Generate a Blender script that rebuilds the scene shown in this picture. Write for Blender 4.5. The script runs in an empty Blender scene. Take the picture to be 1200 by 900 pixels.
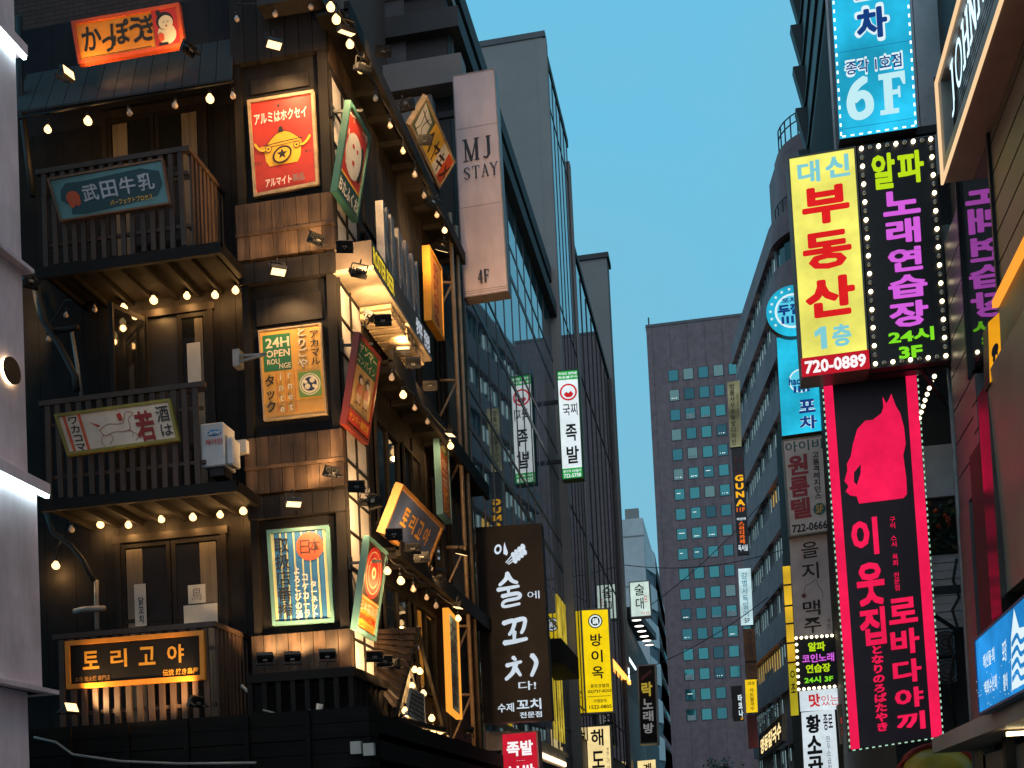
import bpy, math, random
from mathutils import Vector, Matrix
random.seed(7)
sc = bpy.context.scene
COL = sc.collection
# ------------------------------------------------------------------ camera
YAW, PITCH, ROLL, FPX, SHIFT = 0.179806, 0.0448017, -0.0471135, 1400.0, 474.32
CAM = Vector((0, 0, 1.6))
_f0 = Vector((-math.sin(YAW), math.cos(YAW), 0)); _r0 = Vector((math.cos(YAW), math.sin(YAW), 0)); _u0 = Vector((0, 0, 1))
_fw = _f0 * math.cos(PITCH) + _u0 * math.sin(PITCH); _up = _u0 * math.cos(PITCH) - _f0 * math.sin(PITCH)
_R = _r0 * math.cos(ROLL) + _up * math.sin(ROLL); _U = _up * math.cos(ROLL) - _r0 * math.sin(ROLL)
cd = bpy.data.cameras.new('camera'); cam = bpy.data.objects.new('camera', cd); COL.objects.link(cam)
cd.sensor_fit = 'HORIZONTAL'; cd.sensor_width = 36; cd.lens = 36 * FPX / 1200; cd.shift_y = SHIFT / 1200
cd.clip_start = .1; cd.clip_end = 3000
cam.matrix_world = Matrix(((_R.x, _U.x, -_fw.x, CAM.x), (_R.y, _U.y, -_fw.y, CAM.y), (_R.z, _U.z, -_fw.z, CAM.z), (0, 0, 0, 1)))
sc.camera = cam
# ------------------------------------------------------------------ dusk sky, weak last light, exposure
SUN_EL, SUN_AZ = math.radians(4.0), math.radians(250)
w = bpy.data.worlds.new('World'); sc.world = w; w.use_nodes = True
nt = w.node_tree; nt.nodes.clear()
sky = nt.nodes.new('ShaderNodeTexSky'); sky.sky_type = 'NISHITA'; sky.sun_disc = False
sky.sun_elevation = SUN_EL; sky.sun_rotation = SUN_AZ; sky.air_density = 1.0; sky.dust_density = .3; sky.ozone_density = 3
SKY_FLAT = (.165, .585, .85)
hs = nt.nodes.new('ShaderNodeMix'); hs.data_type = 'RGBA'; hs.inputs[0].default_value = .90
sb = nt.nodes.new('ShaderNodeVectorMath'); sb.operation = 'SCALE'; sb.inputs['Scale'].default_value = .14
bg = nt.nodes.new('ShaderNodeBackground'); ow = nt.nodes.new('ShaderNodeOutputWorld')
# thin dusk cloud: paler and greyer towards the horizon, soft uneven veil higher up
tcw = nt.nodes.new('ShaderNodeTexCoord'); sx = nt.nodes.new('ShaderNodeSeparateXYZ'); nt.links.new(tcw.outputs['Generated'], sx.inputs[0])
mpw = nt.nodes.new('ShaderNodeMapping'); mpw.inputs['Scale'].default_value = (1.4, 1.4, 3.2); nt.links.new(tcw.outputs['Generated'], mpw.inputs[0])
nzw = nt.nodes.new('ShaderNodeTexNoise'); nzw.inputs['Scale'].default_value = 2.2; nzw.inputs['Detail'].default_value = 5; nt.links.new(mpw.outputs[0], nzw.inputs['Vector'])
mrw = nt.nodes.new('ShaderNodeMapRange'); mrw.inputs[1].default_value = .62; mrw.inputs[2].default_value = .12; mrw.inputs[3].default_value = 0; mrw.inputs[4].default_value = .62; nt.links.new(sx.outputs[2], mrw.inputs[0])
nrw = nt.nodes.new('ShaderNodeMapRange'); nrw.inputs[1].default_value = .3; nrw.inputs[2].default_value = .7; nrw.inputs[3].default_value = -.1; nrw.inputs[4].default_value = .5; nt.links.new(nzw.outputs[0], nrw.inputs[0])
adw = nt.nodes.new('ShaderNodeMath'); adw.operation = 'ADD'; adw.use_clamp = True; nt.links.new(mrw.outputs[0], adw.inputs[0]); nt.links.new(nrw.outputs[0], adw.inputs[1])
skm = nt.nodes.new('ShaderNodeMix'); skm.data_type = 'RGBA'; skm.inputs[6].default_value = (*SKY_FLAT, 1); skm.inputs[7].default_value = (.235, .55, .70, 1)
nt.links.new(adw.outputs[0], skm.inputs[0]); nt.links.new(skm.outputs[2], hs.inputs[7])
nt.links.new(sky.outputs[0], sb.inputs[0]); nt.links.new(sb.outputs[0], hs.inputs[6])
nt.links.new(hs.outputs[2], bg.inputs[0]); bg.inputs[1].default_value = 1.0
nt.links.new(bg.outputs[0], ow.inputs[0])
sl = bpy.data.lights.new('sun', 'SUN'); sl.energy = .7; sl.angle = math.radians(70); sl.color = (1, .66, .62)
so = bpy.data.objects.new('sun', sl); COL.objects.link(so)
so.rotation_euler = (math.radians(58), 0, math.radians(20))
vs = sc.view_settings; vs.view_transform = 'Standard'; vs.look = 'None'; vs.exposure = 0; vs.gamma = 1; vs.use_curve_mapping = False
try:
    sc.cycles.use_denoising = True; sc.cycles.max_bounces = 5; sc.cycles.diffuse_bounces = 2; sc.cycles.glossy_bounces = 3
    sc.cycles.transmission_bounces = 2; sc.cycles.sample_clamp_indirect = 3; sc.cycles.caustics_reflective = False; sc.cycles.caustics_refractive = False
except Exception: pass

# ------------------------------------------------------------------ helpers
def ray(px, py): return _R * ((px - 600) / FPX) + _U * ((450 + SHIFT - py) / FPX) + _fw
def oy(px, py, Y): d = ray(px, py); return CAM + d * (Y / d.y)          # a point of the photo on a cross-street plane y = Y
def ox(px, py, X): d = ray(px, py); return CAM + d * (X / d.x)          # a point of the photo on a facade plane x = X
def L1(c): c /= 255; return c / 12.92 if c <= .04045 else ((c + .055) / 1.055) ** 2.4
def rgb(r, g, b): return (L1(r), L1(g), L1(b))

MATS = {}
def _new(name):
    m = bpy.data.materials.new(name); m.use_nodes = True; t = m.node_tree; t.nodes.clear()
    o = t.nodes.new('ShaderNodeOutputMaterial'); return m, t, o
def paint(name, col, rough=.6, metal=0., var=.25, scale=5., stretch=(1, 1, 1), bump=0., island=0., spec=.5, grime=.25):
    if name in MATS: return MATS[name]
    m, t, o = _new(name); N = t.nodes.new
    p = N('ShaderNodeBsdfPrincipled'); t.links.new(p.outputs[0], o.inputs[0])
    tc = N('ShaderNodeTexCoord'); mp = N('ShaderNodeMapping'); mp.inputs['Scale'].default_value = stretch
    t.links.new(tc.outputs['Object'], mp.inputs[0])
    n1 = N('ShaderNodeTexNoise'); n1.inputs['Scale'].default_value = scale; n1.inputs['Detail'].default_value = 6; n1.inputs['Roughness'].default_value = .65
    t.links.new(mp.outputs[0], n1.inputs['Vector'])
    n2 = N('ShaderNodeTexNoise'); n2.inputs['Scale'].default_value = .9; n2.inputs['Detail'].default_value = 5
    t.links.new(tc.outputs['Object'], n2.inputs['Vector'])
    a = N('ShaderNodeMapRange'); a.inputs[1].default_value = .3; a.inputs[2].default_value = .7; a.inputs[3].default_value = 1 - var; a.inputs[4].default_value = 1 + var
    t.links.new(n1.outputs[0], a.inputs[0])
    b = N('ShaderNodeMapRange'); b.inputs[1].default_value = .35; b.inputs[2].default_value = .65; b.inputs[3].default_value = 1 - grime; b.inputs[4].default_value = 1 + grime * .5
    t.links.new(n2.outputs[0], b.inputs[0])
    mu = N('ShaderNodeMath'); mu.operation = 'MULTIPLY'; t.links.new(a.outputs[0], mu.inputs[0]); t.links.new(b.outputs[0], mu.inputs[1])
    last = mu
    if island:
        g = N('ShaderNodeNewGeometry'); c = N('ShaderNodeMapRange'); c.inputs[3].default_value = 1 - island; c.inputs[4].default_value = 1 + island
        t.links.new(g.outputs['Random Per Island'], c.inputs[0])
        m2 = N('ShaderNodeMath'); m2.operation = 'MULTIPLY'; t.links.new(mu.outputs[0], m2.inputs[0]); t.links.new(c.outputs[0], m2.inputs[1]); last = m2
    vm = N('ShaderNodeVectorMath'); vm.operation = 'SCALE'; vm.inputs[0].default_value = col
    t.links.new(last.outputs[0], vm.inputs['Scale']); t.links.new(vm.outputs[0], p.inputs['Base Color'])
    r = N('ShaderNodeMapRange'); r.inputs[3].default_value = max(.02, rough - .15 * (rough > .1)); r.inputs[4].default_value = min(1, rough + .15 * (rough > .1))
    t.links.new(n1.outputs[0], r.inputs[0]); t.links.new(r.outputs[0], p.inputs['Roughness'])
    p.inputs['Metallic'].default_value = metal; p.inputs['Specular IOR Level'].default_value = spec
    if bump:
        bp = N('ShaderNodeBump'); bp.inputs['Strength'].default_value = bump; bp.inputs['Distance'].default_value = .02
        t.links.new(n1.outputs[0], bp.inputs['Height']); t.links.new(bp.outputs[0], p.inputs['Normal'])
    MATS[name] = m; return m
def glow(name, col, s=1., var=0., scale=2., small=False):
    if name in MATS: return MATS[name]
    m, t, o = _new(name); e = t.nodes.new('ShaderNodeEmission'); e.inputs[0].default_value = (*col, 1); e.inputs[1].default_value = s
    if var:
        tc = t.nodes.new('ShaderNodeTexCoord'); n = t.nodes.new('ShaderNodeTexNoise'); n.inputs['Scale'].default_value = scale; n.inputs['Detail'].default_value = 1
        t.links.new(tc.outputs['Object'], n.inputs['Vector'])
        a = t.nodes.new('ShaderNodeMapRange'); a.inputs[1].default_value = .3; a.inputs[2].default_value = .7; a.inputs[3].default_value = s * (1 - var * 1.5); a.inputs[4].default_value = s * (1 + var * 1.3)
        t.links.new(n.outputs[0], a.inputs[0])
        d = t.nodes.new('ShaderNodeTexNoise'); d.inputs['Scale'].default_value = 9; d.inputs['Detail'].default_value = 6; t.links.new(tc.outputs['Object'], d.inputs['Vector'])
        b = t.nodes.new('ShaderNodeMapRange'); b.inputs[1].default_value = .3; b.inputs[2].default_value = .7; b.inputs[3].default_value = .90; b.inputs[4].default_value = 1.03; t.links.new(d.outputs[0], b.inputs[0])
        mm = t.nodes.new('ShaderNodeMath'); mm.operation = 'MULTIPLY'; t.links.new(a.outputs[0], mm.inputs[0]); t.links.new(b.outputs[0], mm.inputs[1]); t.links.new(mm.outputs[0], e.inputs[1])
    t.links.new(e.outputs[0], o.inputs[0])
    if small:
        try: m.cycles.emission_sampling = 'NONE'
        except Exception: pass
    MATS[name] = m; return m
def glass(name, col=(.012, .018, .022), rough=.03, ior=1.6, wav=.15, metal=0.):
    if name in MATS: return MATS[name]
    m, t, o = _new(name); p = t.nodes.new('ShaderNodeBsdfPrincipled'); t.links.new(p.outputs[0], o.inputs[0])
    p.inputs['Base Color'].default_value = (*col, 1); p.inputs['Roughness'].default_value = rough; p.inputs['IOR'].default_value = ior; p.inputs['Metallic'].default_value = metal
    tc = t.nodes.new('ShaderNodeTexCoord'); n = t.nodes.new('ShaderNodeTexNoise'); n.inputs['Scale'].default_value = .8; n.inputs['Detail'].default_value = 2
    t.links.new(tc.outputs['Object'], n.inputs['Vector']); b = t.nodes.new('ShaderNodeBump'); b.inputs['Strength'].default_value = wav; b.inputs['Distance'].default_value = .02
    t.links.new(n.outputs[0], b.inputs['Height']); t.links.new(b.outputs[0], p.inputs['Normal'])
    MATS[name] = m; return m
def brick(name, c1, c2, mort, bw=.21, bh=.07):
    if name in MATS: return MATS[name]
    m, t, o = _new(name); p = t.nodes.new('ShaderNodeBsdfPrincipled'); t.links.new(p.outputs[0], o.inputs[0]); p.inputs['Roughness'].default_value = .85
    tc = t.nodes.new('ShaderNodeTexCoord'); sp = t.nodes.new('ShaderNodeSeparateXYZ'); ad = t.nodes.new('ShaderNodeMath'); cb = t.nodes.new('ShaderNodeCombineXYZ')
    t.links.new(tc.outputs['Object'], sp.inputs[0]); t.links.new(sp.outputs[0], ad.inputs[0]); t.links.new(sp.outputs[1], ad.inputs[1])
    t.links.new(ad.outputs[0], cb.inputs[0]); t.links.new(sp.outputs[2], cb.inputs[1])
    b = t.nodes.new('ShaderNodeTexBrick'); b.inputs['Color1'].default_value = (*c1, 1); b.inputs['Color2'].default_value = (*c2, 1); b.inputs['Mortar'].default_value = (*mort, 1)
    b.inputs['Scale'].default_value = 1; b.inputs['Brick Width'].default_value = bw; b.inputs['Row Height'].default_value = bh; b.inputs['Mortar Size'].default_value = .008
    t.links.new(cb.outputs[0], b.inputs[0]); t.links.new(b.outputs[0], p.inputs['Base Color'])
    MATS[name] = m; return m

class MB:
    def __init__(s): s.v = []; s.f = []; s.mi = []; s.sm = []; s.ms = []
    def _m(s, m):
        if m not in s.ms: s.ms.append(m)
        return s.ms.index(m)
    def add(s, vs, fs, m, smooth=False):
        o = len(s.v); s.v += [tuple(x) for x in vs]; k = s._m(m)
        for f in fs: s.f.append([o + i for i in f]); s.mi.append(k); s.sm.append(smooth)
    def hexa(s, q, m):   # q: 4 bottom + 4 top, matching order
        s.add(q, [(3, 2, 1, 0), (4, 5, 6, 7), (0, 1, 5, 4), (1, 2, 6, 5), (2, 3, 7, 6), (3, 0, 4, 7)], m)
    def box(s, x0, x1, y0, y1, z0, z1, m):
        s.hexa([(x0, y0, z0), (x1, y0, z0), (x1, y1, z0), (x0, y1, z0), (x0, y0, z1), (x1, y0, z1), (x1, y1, z1), (x0, y1, z1)], m)
    def beam(s, p, q, wd, ht, m, up=(0, 0, 1)):
        p = Vector(p); q = Vector(q); d = (q - p).normalized(); up = Vector(up)
        if abs(d.dot(up)) > .95: up = Vector((0, 1, 0))
        a = d.cross(up).normalized() * wd / 2; b = a.cross(d).normalized() * ht / 2
        s.hexa([p - a - b, p + a - b, p + a + b, p - a + b, q - a - b, q + a - b, q + a + b, q - a + b], m)
    def tube(s, pts, r, m, n=6):
        pts = [Vector(p) for p in pts]; vs = []; fs = []
        for i, p in enumerate(pts):
            d = (pts[min(i + 1, len(pts) - 1)] - pts[max(i - 1, 0)]).normalized()
            a = d.cross(Vector((.3, .2, 1)) if abs(d.z) < .9 else Vector((1, .3, 0))).normalized(); b = d.cross(a)
            rr = r[i] if isinstance(r, (list, tuple)) else r
            vs += [p + (a * math.cos(2 * math.pi * k / n) + b * math.sin(2 * math.pi * k / n)) * rr for k in range(n)]
        for i in range(len(pts) - 1):
            for k in range(n): fs.append((i * n + k, i * n + (k + 1) % n, (i + 1) * n + (k + 1) % n, (i + 1) * n + k))
        fs += [tuple(range(n))[::-1], tuple(range((len(pts) - 1) * n, len(pts) * n))]
        s.add(vs, fs, m, True)
    def ball(s, c, r, m, seg=10, rings=7, sz=(1, 1, 1)):
        c = Vector(c); vs = [c + Vector((0, 0, r * sz[2]))]; fs = []
        for i in range(1, rings):
            t = math.pi * i / rings
            for k in range(seg):
                a = 2 * math.pi * k / seg; vs.append(c + Vector((r * sz[0] * math.sin(t) * math.cos(a), r * sz[1] * math.sin(t) * math.sin(a), r * sz[2] * math.cos(t))))
        vs.append(c - Vector((0, 0, r * sz[2]))); e = len(vs) - 1
        for k in range(seg): fs.append((0, 1 + k, 1 + (k + 1) % seg)); fs.append((e, e - seg + (k + 1) % seg, e - seg + k))
        for i in range(rings - 2):
            for k in range(seg): fs.append((1 + i * seg + k, 1 + (i + 1) * seg + k, 1 + (i + 1) * seg + (k + 1) % seg, 1 + i * seg + (k + 1) % seg))
        s.add(vs, fs, m, True)
    def lathe(s, c, prof, m, n=12):   # prof (r, z) about a vertical axis
        c = Vector(c); vs = []; fs = []
        for r, z in prof: vs += [c + Vector((r * math.cos(2 * math.pi * k / n), r * math.sin(2 * math.pi * k / n), z)) for k in range(n)]
        for i in range(len(prof) - 1):
            for k in range(n): fs.append((i * n + k, i * n + (k + 1) % n, (i + 1) * n + (k + 1) % n, (i + 1) * n + k))
        s.add(vs, fs, m, True)
    def build(s, name, parent=None, bevel=0):
        me = bpy.data.meshes.new(name); off = wloc(parent) if parent else Vector((0, 0, 0))
        me.from_pydata([tuple(Vector(v) - off) for v in s.v], [], s.f)
        for m in s.ms: me.materials.append(m)
        me.polygons.foreach_set('material_index', s.mi); me.polygons.foreach_set('use_smooth', s.sm); me.update()
        o = bpy.data.objects.new(name, me); COL.objects.link(o)
        if parent: o.parent = parent
        if bevel:
            b = o.modifiers.new('bevel', 'BEVEL'); b.width = bevel; b.segments = 1; b.limit_method = 'ANGLE'
        return o
def wloc(o):
    v = Vector((0, 0, 0))
    while o: v = v + o.location; o = o.parent
    return v
def thing(name, label, cat, loc=(0, 0, 0), group=None):
    o = bpy.data.objects.new(name, None); COL.objects.link(o); o.location = loc; o.empty_display_size = .2
    o['label'] = label; o['category'] = cat
    if group: o['group'] = group
    return o
def tag(o, label, cat, group=None):
    o['label'] = label; o['category'] = cat
    if group: o['group'] = group
    return o
def structure(o): o['kind'] = 'structure'; return o
def dup(root, loc, label, group=None):
    r = root.copy(); COL.objects.link(r); r.location = loc; r['label'] = label
    if group: r['group'] = group
    for ch in root.children:
        if ch.type != 'MESH': continue
        c = ch.copy(); COL.objects.link(c); c.parent = r
    return r

_GC = {}
def glyphs(st, bold):
    k = (st, bold)
    if k not in _GC:
        c = bpy.data.curves.new('lettering', 'FONT'); c.body = st; c.offset = bold; c.resolution_u = 2; c.size = 1
        o = bpy.data.objects.new('lettering', c); me = o.to_mesh()
        vs = [(v.co.x, v.co.y) for v in me.vertices]; fs = [tuple(p.vertices) for p in me.polygons]
        o.to_mesh_clear(); bpy.data.objects.remove(o); bpy.data.curves.remove(c)
        _GC[k] = (vs, fs)
    return _GC[k]

class Sign:
    """A board from four corners; s runs right, t runs down, both 0..1."""
    def __init__(s, name, label, q, face, side=None, depth=.15, cat='sign', group=None, part='panel'):
        s.q = [Vector(p) for p in q]; TL, TR, BR, BL = s.q
        n = (TR - TL).cross(BL - TL).normalized(); c = (TL + BR) / 2
        if n.dot(CAM - c) < 0: n = -n
        s.N = n; s.W = ((TR - TL).length + (BR - BL).length) / 2; s.H = ((BL - TL).length + (BR - TR).length) / 2
        s.k = 0; s.part = part; s.depth = depth; s.side = side or MATS['sign_side']
        s.root = thing(name, label, cat, (BL + BR) / 2 - n * depth, group)
        s.mb = MB(); b = [p - n * depth for p in s.q]
        s.mb.add(s.q + b, [(0, 1, 2, 3)], face)
        s.mb.add(s.q + b, [(7, 6, 5, 4), (0, 4, 5, 1), (1, 5, 6, 2), (2, 6, 7, 3), (3, 7, 4, 0)], s.side)
    def P(s, a, t, h=0.):
        TL, TR, BR, BL = s.q
        return (TL * (1 - a) + TR * a) * (1 - t) + (BL * (1 - a) + BR * a) * t + s.N * h
    def h(s): s.k += 1; return .002 + s.k * .0012
    def poly(s, pts, m): h = s.h(); s.mb.add([s.P(a, t, h) for a, t in pts], [tuple(range(len(pts)))], m)
    def rect(s, a0, t0, a1, t1, m): s.poly([(a0, t0), (a1, t0), (a1, t1), (a0, t1)], m)
    def ell(s, a, t, ra, rt, m, n=24, rot=0):
        c, d = math.cos(rot), math.sin(rot); pts = []
        for i in range(n):
            x = ra * s.W * math.cos(2 * math.pi * i / n); y = rt * s.H * math.sin(2 * math.pi * i / n)
            pts.append((a + (x * c - y * d) / s.W, t + (x * d + y * c) / s.H))
        s.poly(pts, m)
    def disc(s, a, t, r, m, n=28): s.ell(a, t, r / s.W, r / s.H, m, n)
    def star(s, a, t, r, m):
        s.poly([(a + r * (1 if i % 2 == 0 else .42) * math.sin(math.pi * i / 5) / s.W, t - r * (1 if i % 2 == 0 else .42) * math.cos(math.pi * i / 5) / s.H) for i in range(10)], m)
    def text(s, st, r, m, bold=.02):
        e = max(0, bold - .014) * .55; vs, fs = glyphs(st, min(bold, .014))
        if not vs: return
        x0 = min(v[0] for v in vs) - e; x1 = max(v[0] for v in vs) + e; y0 = min(v[1] for v in vs) - e; y1 = max(v[1] for v in vs) + e
        ring = [(0, 0)] + ([(e * math.cos(math.pi * i / 4), e * math.sin(math.pi * i / 4)) for i in range(8)] if e > .02 else [(e * k, e * l) for k, l in ((1, 1), (-1, 1), (1, -1), (-1, -1))] if e > 0 else [])
        if y1 - y0 < .35: y0, y1 = -.1, .85
        a0, t0, a1, t1 = r
        if x1 - x0 < .35 and len(st) == 1: x0 -= .2; x1 += .2
        for dx, dy in ring:
            h = s.h() if dx == dy == 0 else h + .00012
            s.mb.add([s.P(a0 + (a1 - a0) * (x + dx - x0) / (x1 - x0 + 1e-6), t1 - (t1 - t0) * (y + dy - y0) / (y1 - y0), h) for x, y in vs], fs, m)
    def vtext(s, st, r, m, bold=.02, gap=0.):
        a0, t0, a1, t1 = r; n = len(st); dt = (t1 - t0) / n; h = s.h(); e = max(0, bold - .014) * .6; bold = min(bold, .014)
        for i, c in enumerate(st):
            vs, fs = glyphs(c, bold)
            if not vs: continue
            x1 = max(v[0] for v in vs); x0 = min(v[0] for v in vs); em = ord(c) > 0x1100
            lo, wd = (-.02, 1.0) if em else ((x0 + x1) / 2 - .42, .84)
            tt = t0 + i * dt
            for q, (dx, dy) in enumerate([(0, 0)] + ([(e * k, e * l) for k, l in ((1, 1), (-1, 1), (1, -1), (-1, -1))] if e > 0 else [])):
                s.mb.add([s.P(a0 + (a1 - a0) * (x + dx - lo) / wd, tt + dt * (1 - gap) * (1 - (y + dy + .12) / 1.02), h + q * .00012) for x, y in vs], fs, m)
    def stroke(s, pts, wd, m, taper=0.):
        h = s.h(); Q = [Vector((a * s.W, t * s.H)) for a, t in pts]; L = []; R = []
        for i, p in enumerate(Q):
            d = (Q[min(i + 1, len(Q) - 1)] - Q[max(i - 1, 0)]).normalized(); k = wd / 2 * (1 - taper * i / max(1, len(Q) - 1)); nn = Vector((-d.y, d.x)) * k
            L.append(p + nn); R.append(p - nn)
        a, b = Q[0], Q[-1]; d0 = (Q[1] - a).normalized() * wd * .35; d1 = (b - Q[-2]).normalized() * wd * .35 * (1 - taper)
        allp = L + R + [a - d0, b + d1]; n = len(Q)
        fs = [(i, i + 1, n + i + 1, n + i) for i in range(n - 1)] + [(0, n, 2 * n), (n - 1, 2 * n - 1, 2 * n + 1)]
        s.mb.add([s.P(p.x / s.W, p.y / s.H, h) for p in allp], fs, m)
    def curve(s, pts, wd, m, taper=0., n=5):   # Catmull-Rom through pts
        P = [Vector(p) for p in pts]; out = []
        for i in range(len(P) - 1):
            p0, p1, p2, p3 = P[max(i - 1, 0)], P[i], P[i + 1], P[min(i + 2, len(P) - 1)]
            for k in range(n):
                t = k / n; out.append(.5 * (2 * p1 + (p2 - p0) * t + (2 * p0 - 5 * p1 + 4 * p2 - p3) * t * t + (3 * p1 - p0 - 3 * p2 + p3) * t ** 3))
        out.append(P[-1]); s.stroke([(p.x, p.y) for p in out], wd, m, taper)
    def frame(s, m, wd=.04, proud=.03, name='frame'):
        mb = MB(); a = wd / s.W; b = wd / s.H; e = .003; ea = e / s.W; eb = e / s.H; d = s.depth + .002
        for (a0, t0, a1, t1) in ((-ea, -eb, 1 + ea, b), (-ea, 1 - b, 1 + ea, 1 + eb), (-ea, b, a, 1 - b), (1 - a, b, 1 + ea, 1 - b)):
            mb.hexa([s.P(*c, -d) for c in ((a0, t0), (a1, t0), (a1, t1), (a0, t1))] + [s.P(*c, proud) for c in ((a0, t0), (a1, t0), (a1, t1), (a0, t1))], m)
        s.fr = mb.build(name, s.root); return s.fr
    def dots(s, na, nt, r, m, inset=.0, name='led_border', sides='lrtb', dash=None):   # tiny border LEDs, one part
        mb = MB(); ia = inset / s.W; it = inset / s.H; da = dash[0] if dash else r; dt = dash[1] if dash else r
        def dot(a, t, ww, hh): mb.add([s.P(a - ww / s.W, t - hh / s.H, .012), s.P(a + ww / s.W, t - hh / s.H, .012), s.P(a + ww / s.W, t + hh / s.H, .012), s.P(a - ww / s.W, t + hh / s.H, .012)], [(0, 1, 2, 3)], m)
        for i in range(nt):
            t = (i + .5) / nt
            if 'l' in sides: dot(ia, t, da, dt)
            if 'r' in sides: dot(1 - ia, t, da, dt)
        for i in range(na):
            a = (i + .5) / na
            if 't' in sides: dot(a, it, dt, da)
            if 'b' in sides: dot(a, 1 - it, dt, da)
        return mb.build(name, s.root)
    def bulbs(s, na, nt, r, lit, unlit, inset=.05, every=2, sides='lrtb'):   # marquee bulbs, each a part
        ia = inset / s.W; it = inset / s.H; pos = []
        for i in range(nt + 1):
            t = it + (1 - 2 * it) * i / nt
            if 'l' in sides: pos.append((ia, t))
            if 'r' in sides: pos.append((1 - ia, t))
        for i in range(1, na):
            a = ia + (1 - 2 * ia) * i / na
            if 't' in sides: pos.append((a, it))
            if 'b' in sides: pos.append((a, 1 - it))
        pr = {}
        for i, (a, t) in enumerate(pos):
            k = (i // 2) % every == 0; p = s.P(a, t, r * .6)
            if k not in pr:
                mb = MB(); mb.ball((0, 0, 0), r, lit if k else unlit, 8, 5); o = mb.build('marquee_bulb'); pr[k] = o
            else:
                o = pr[k].copy(); COL.objects.link(o)
            o.parent = s.root; o.location = p - s.root.location
    def done(s): return s.mb.build(s.part, s.root)
def qy(Y, *pts): return [oy(px, py, Y) for px, py in pts]
def qx(X, *pts): return [ox(px, py, X) for px, py in pts]
def lean(X, TL, TR, BR, BL):
    bl = ox(*BL, X); br = ox(*BR, X); a = oy(*TL, bl.y); b = oy(*TR, br.y); up = ((a - bl) + (b - br)) / 2
    return [bl + up, br + up, br, bl]      # a flat board, both sides leaning alike
# ------------------------------------------------------------------ materials
PAL = {}
M_side = paint('sign_side', (.03, .03, .032), .5)
BLACK = paint('black_metal', (.012, .012, .013), .45, .3)
DWALL = paint('dark_wall', (.013, .012, .012), .8, var=.4, scale=3, grime=.5, spec=.15)
DPLANK = paint('dark_plank', (.015, .012, .010), .65, var=.45, scale=9, stretch=(1, 1, .12), bump=.25, island=.35, spec=.2)
BPLANK = paint('brown_plank', (.060, .036, .021), .6, var=.75, scale=7, stretch=(1, 1, .10), bump=.4, island=.4, grime=.7, spec=.3)
SLATM = paint('balcony_slat', (.055, .030, .018), .6, var=.35, scale=8, stretch=(1, 1, .15), bump=.2, island=.25)
TIMBER = paint('dark_timber', (.010, .008, .0065), .7, var=.35, scale=8, stretch=(.3, .3, .3), bump=.2, spec=.2)
CORR = paint('metal_sheet', (.022, .018, .016), .7, 0, var=.4, scale=7, stretch=(1, 1, .15), bump=.2, island=.3)
CONC = paint('grey_concrete', (.25, .225, .21), .8, var=.05, scale=2, grime=.06)
CONC2 = paint('pale_concrete', (.30, .29, .28), .8, var=.1, scale=3)
PARA = paint('dark_parapet', (.035, .032, .033), .6, var=.2)
ALU = paint('mullion_alu', (.16, .15, .15), .4, .6, var=.15)
GLZ = glass('curtain_glass', (.035, .075, .085), .02, 2.1, .03)
GLZ2 = glass('tower_glass', (.030, .042, .050), .02, 2.3, .03)
WINDK = glass('dark_window', (.010, .011, .012), .05, 1.5, .2)
WHITEW = paint('white_render', (.85, .68, .70), .75, var=.14, scale=4, stretch=(1, 1, .25), grime=.25)
PIPE = paint('grey_pipe', (.28, .27, .25), .5, .2)
STEEL = paint('steel', (.25, .24, .23), .4, .7)
CABLE = paint('cable_black', (.012, .012, .012), .6)
PAPER = paint('paper', (.55, .52, .45), .8, var=.1)
SHOJI = paint('shoji_panel', (.50, .46, .42), .75, var=.1, scale=3, grime=.15)
CURT = paint('curtain', (.15, .12, .085), .9, var=.3, scale=10, stretch=(1.5, 1.5, .05))
BRICK = brick('brick_wall', (.10, .045, .032), (.075, .035, .027), (.028, .022, .02))
REDST = paint('red_granite', (.160, .100, .105), .6, var=.16, scale=.5, stretch=(1, 1, .2), grime=.2)
RIBD = paint('ribbon_stone', (.26, .115, .115), .65, var=.12, scale=2)
TEAL = glass('teal_window', (.03, .16, .20), .04, 1.7, .05)
ASPH = paint('asphalt', (.05, .05, .05), .85, var=.2, scale=12)
PAVE = paint('paving', (.16, .155, .15), .8, var=.15, scale=6)
BULBON = glow('bulb_lit', (1, .62, .25), 3.2, small=True)
BULBOFF = paint('bulb_unlit', (.62, .50, .40), .25, var=.03)
FLOODON = glow('flood_lit', (1, .66, .30), 2.6, small=True)
FLOODOFF = paint('flood_glass', (.05, .05, .05), .15)
WHT = paint('paint_white', (.75, .72, .66), .6, var=.08)
INK = paint('paint_black', (.015, .013, .012), .6)

# ------------------------------------------------------------------ ground
XL, XR = -5.0, 3.0
PF, YW, YB = 15.76, 16.10, 14.95
def flat(name, x0, x1, y0, y1, z0, z1, m): mb = MB(); mb.box(x0, x1, y0, y1, z0, z1, m); return structure(mb.build(name))
flat('ground', -400, 400, -60, 900, -.3, -.02, PAVE)
flat('road', -2.6, 1.2, -30, 240, -.02, .0, ASPH)
flat('pavement', -60, -2.6, -30, 240, -.02, .12, PAVE)
flat('pavement', 1.2, 60, -30, 240, -.02, .12, PAVE)

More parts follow.
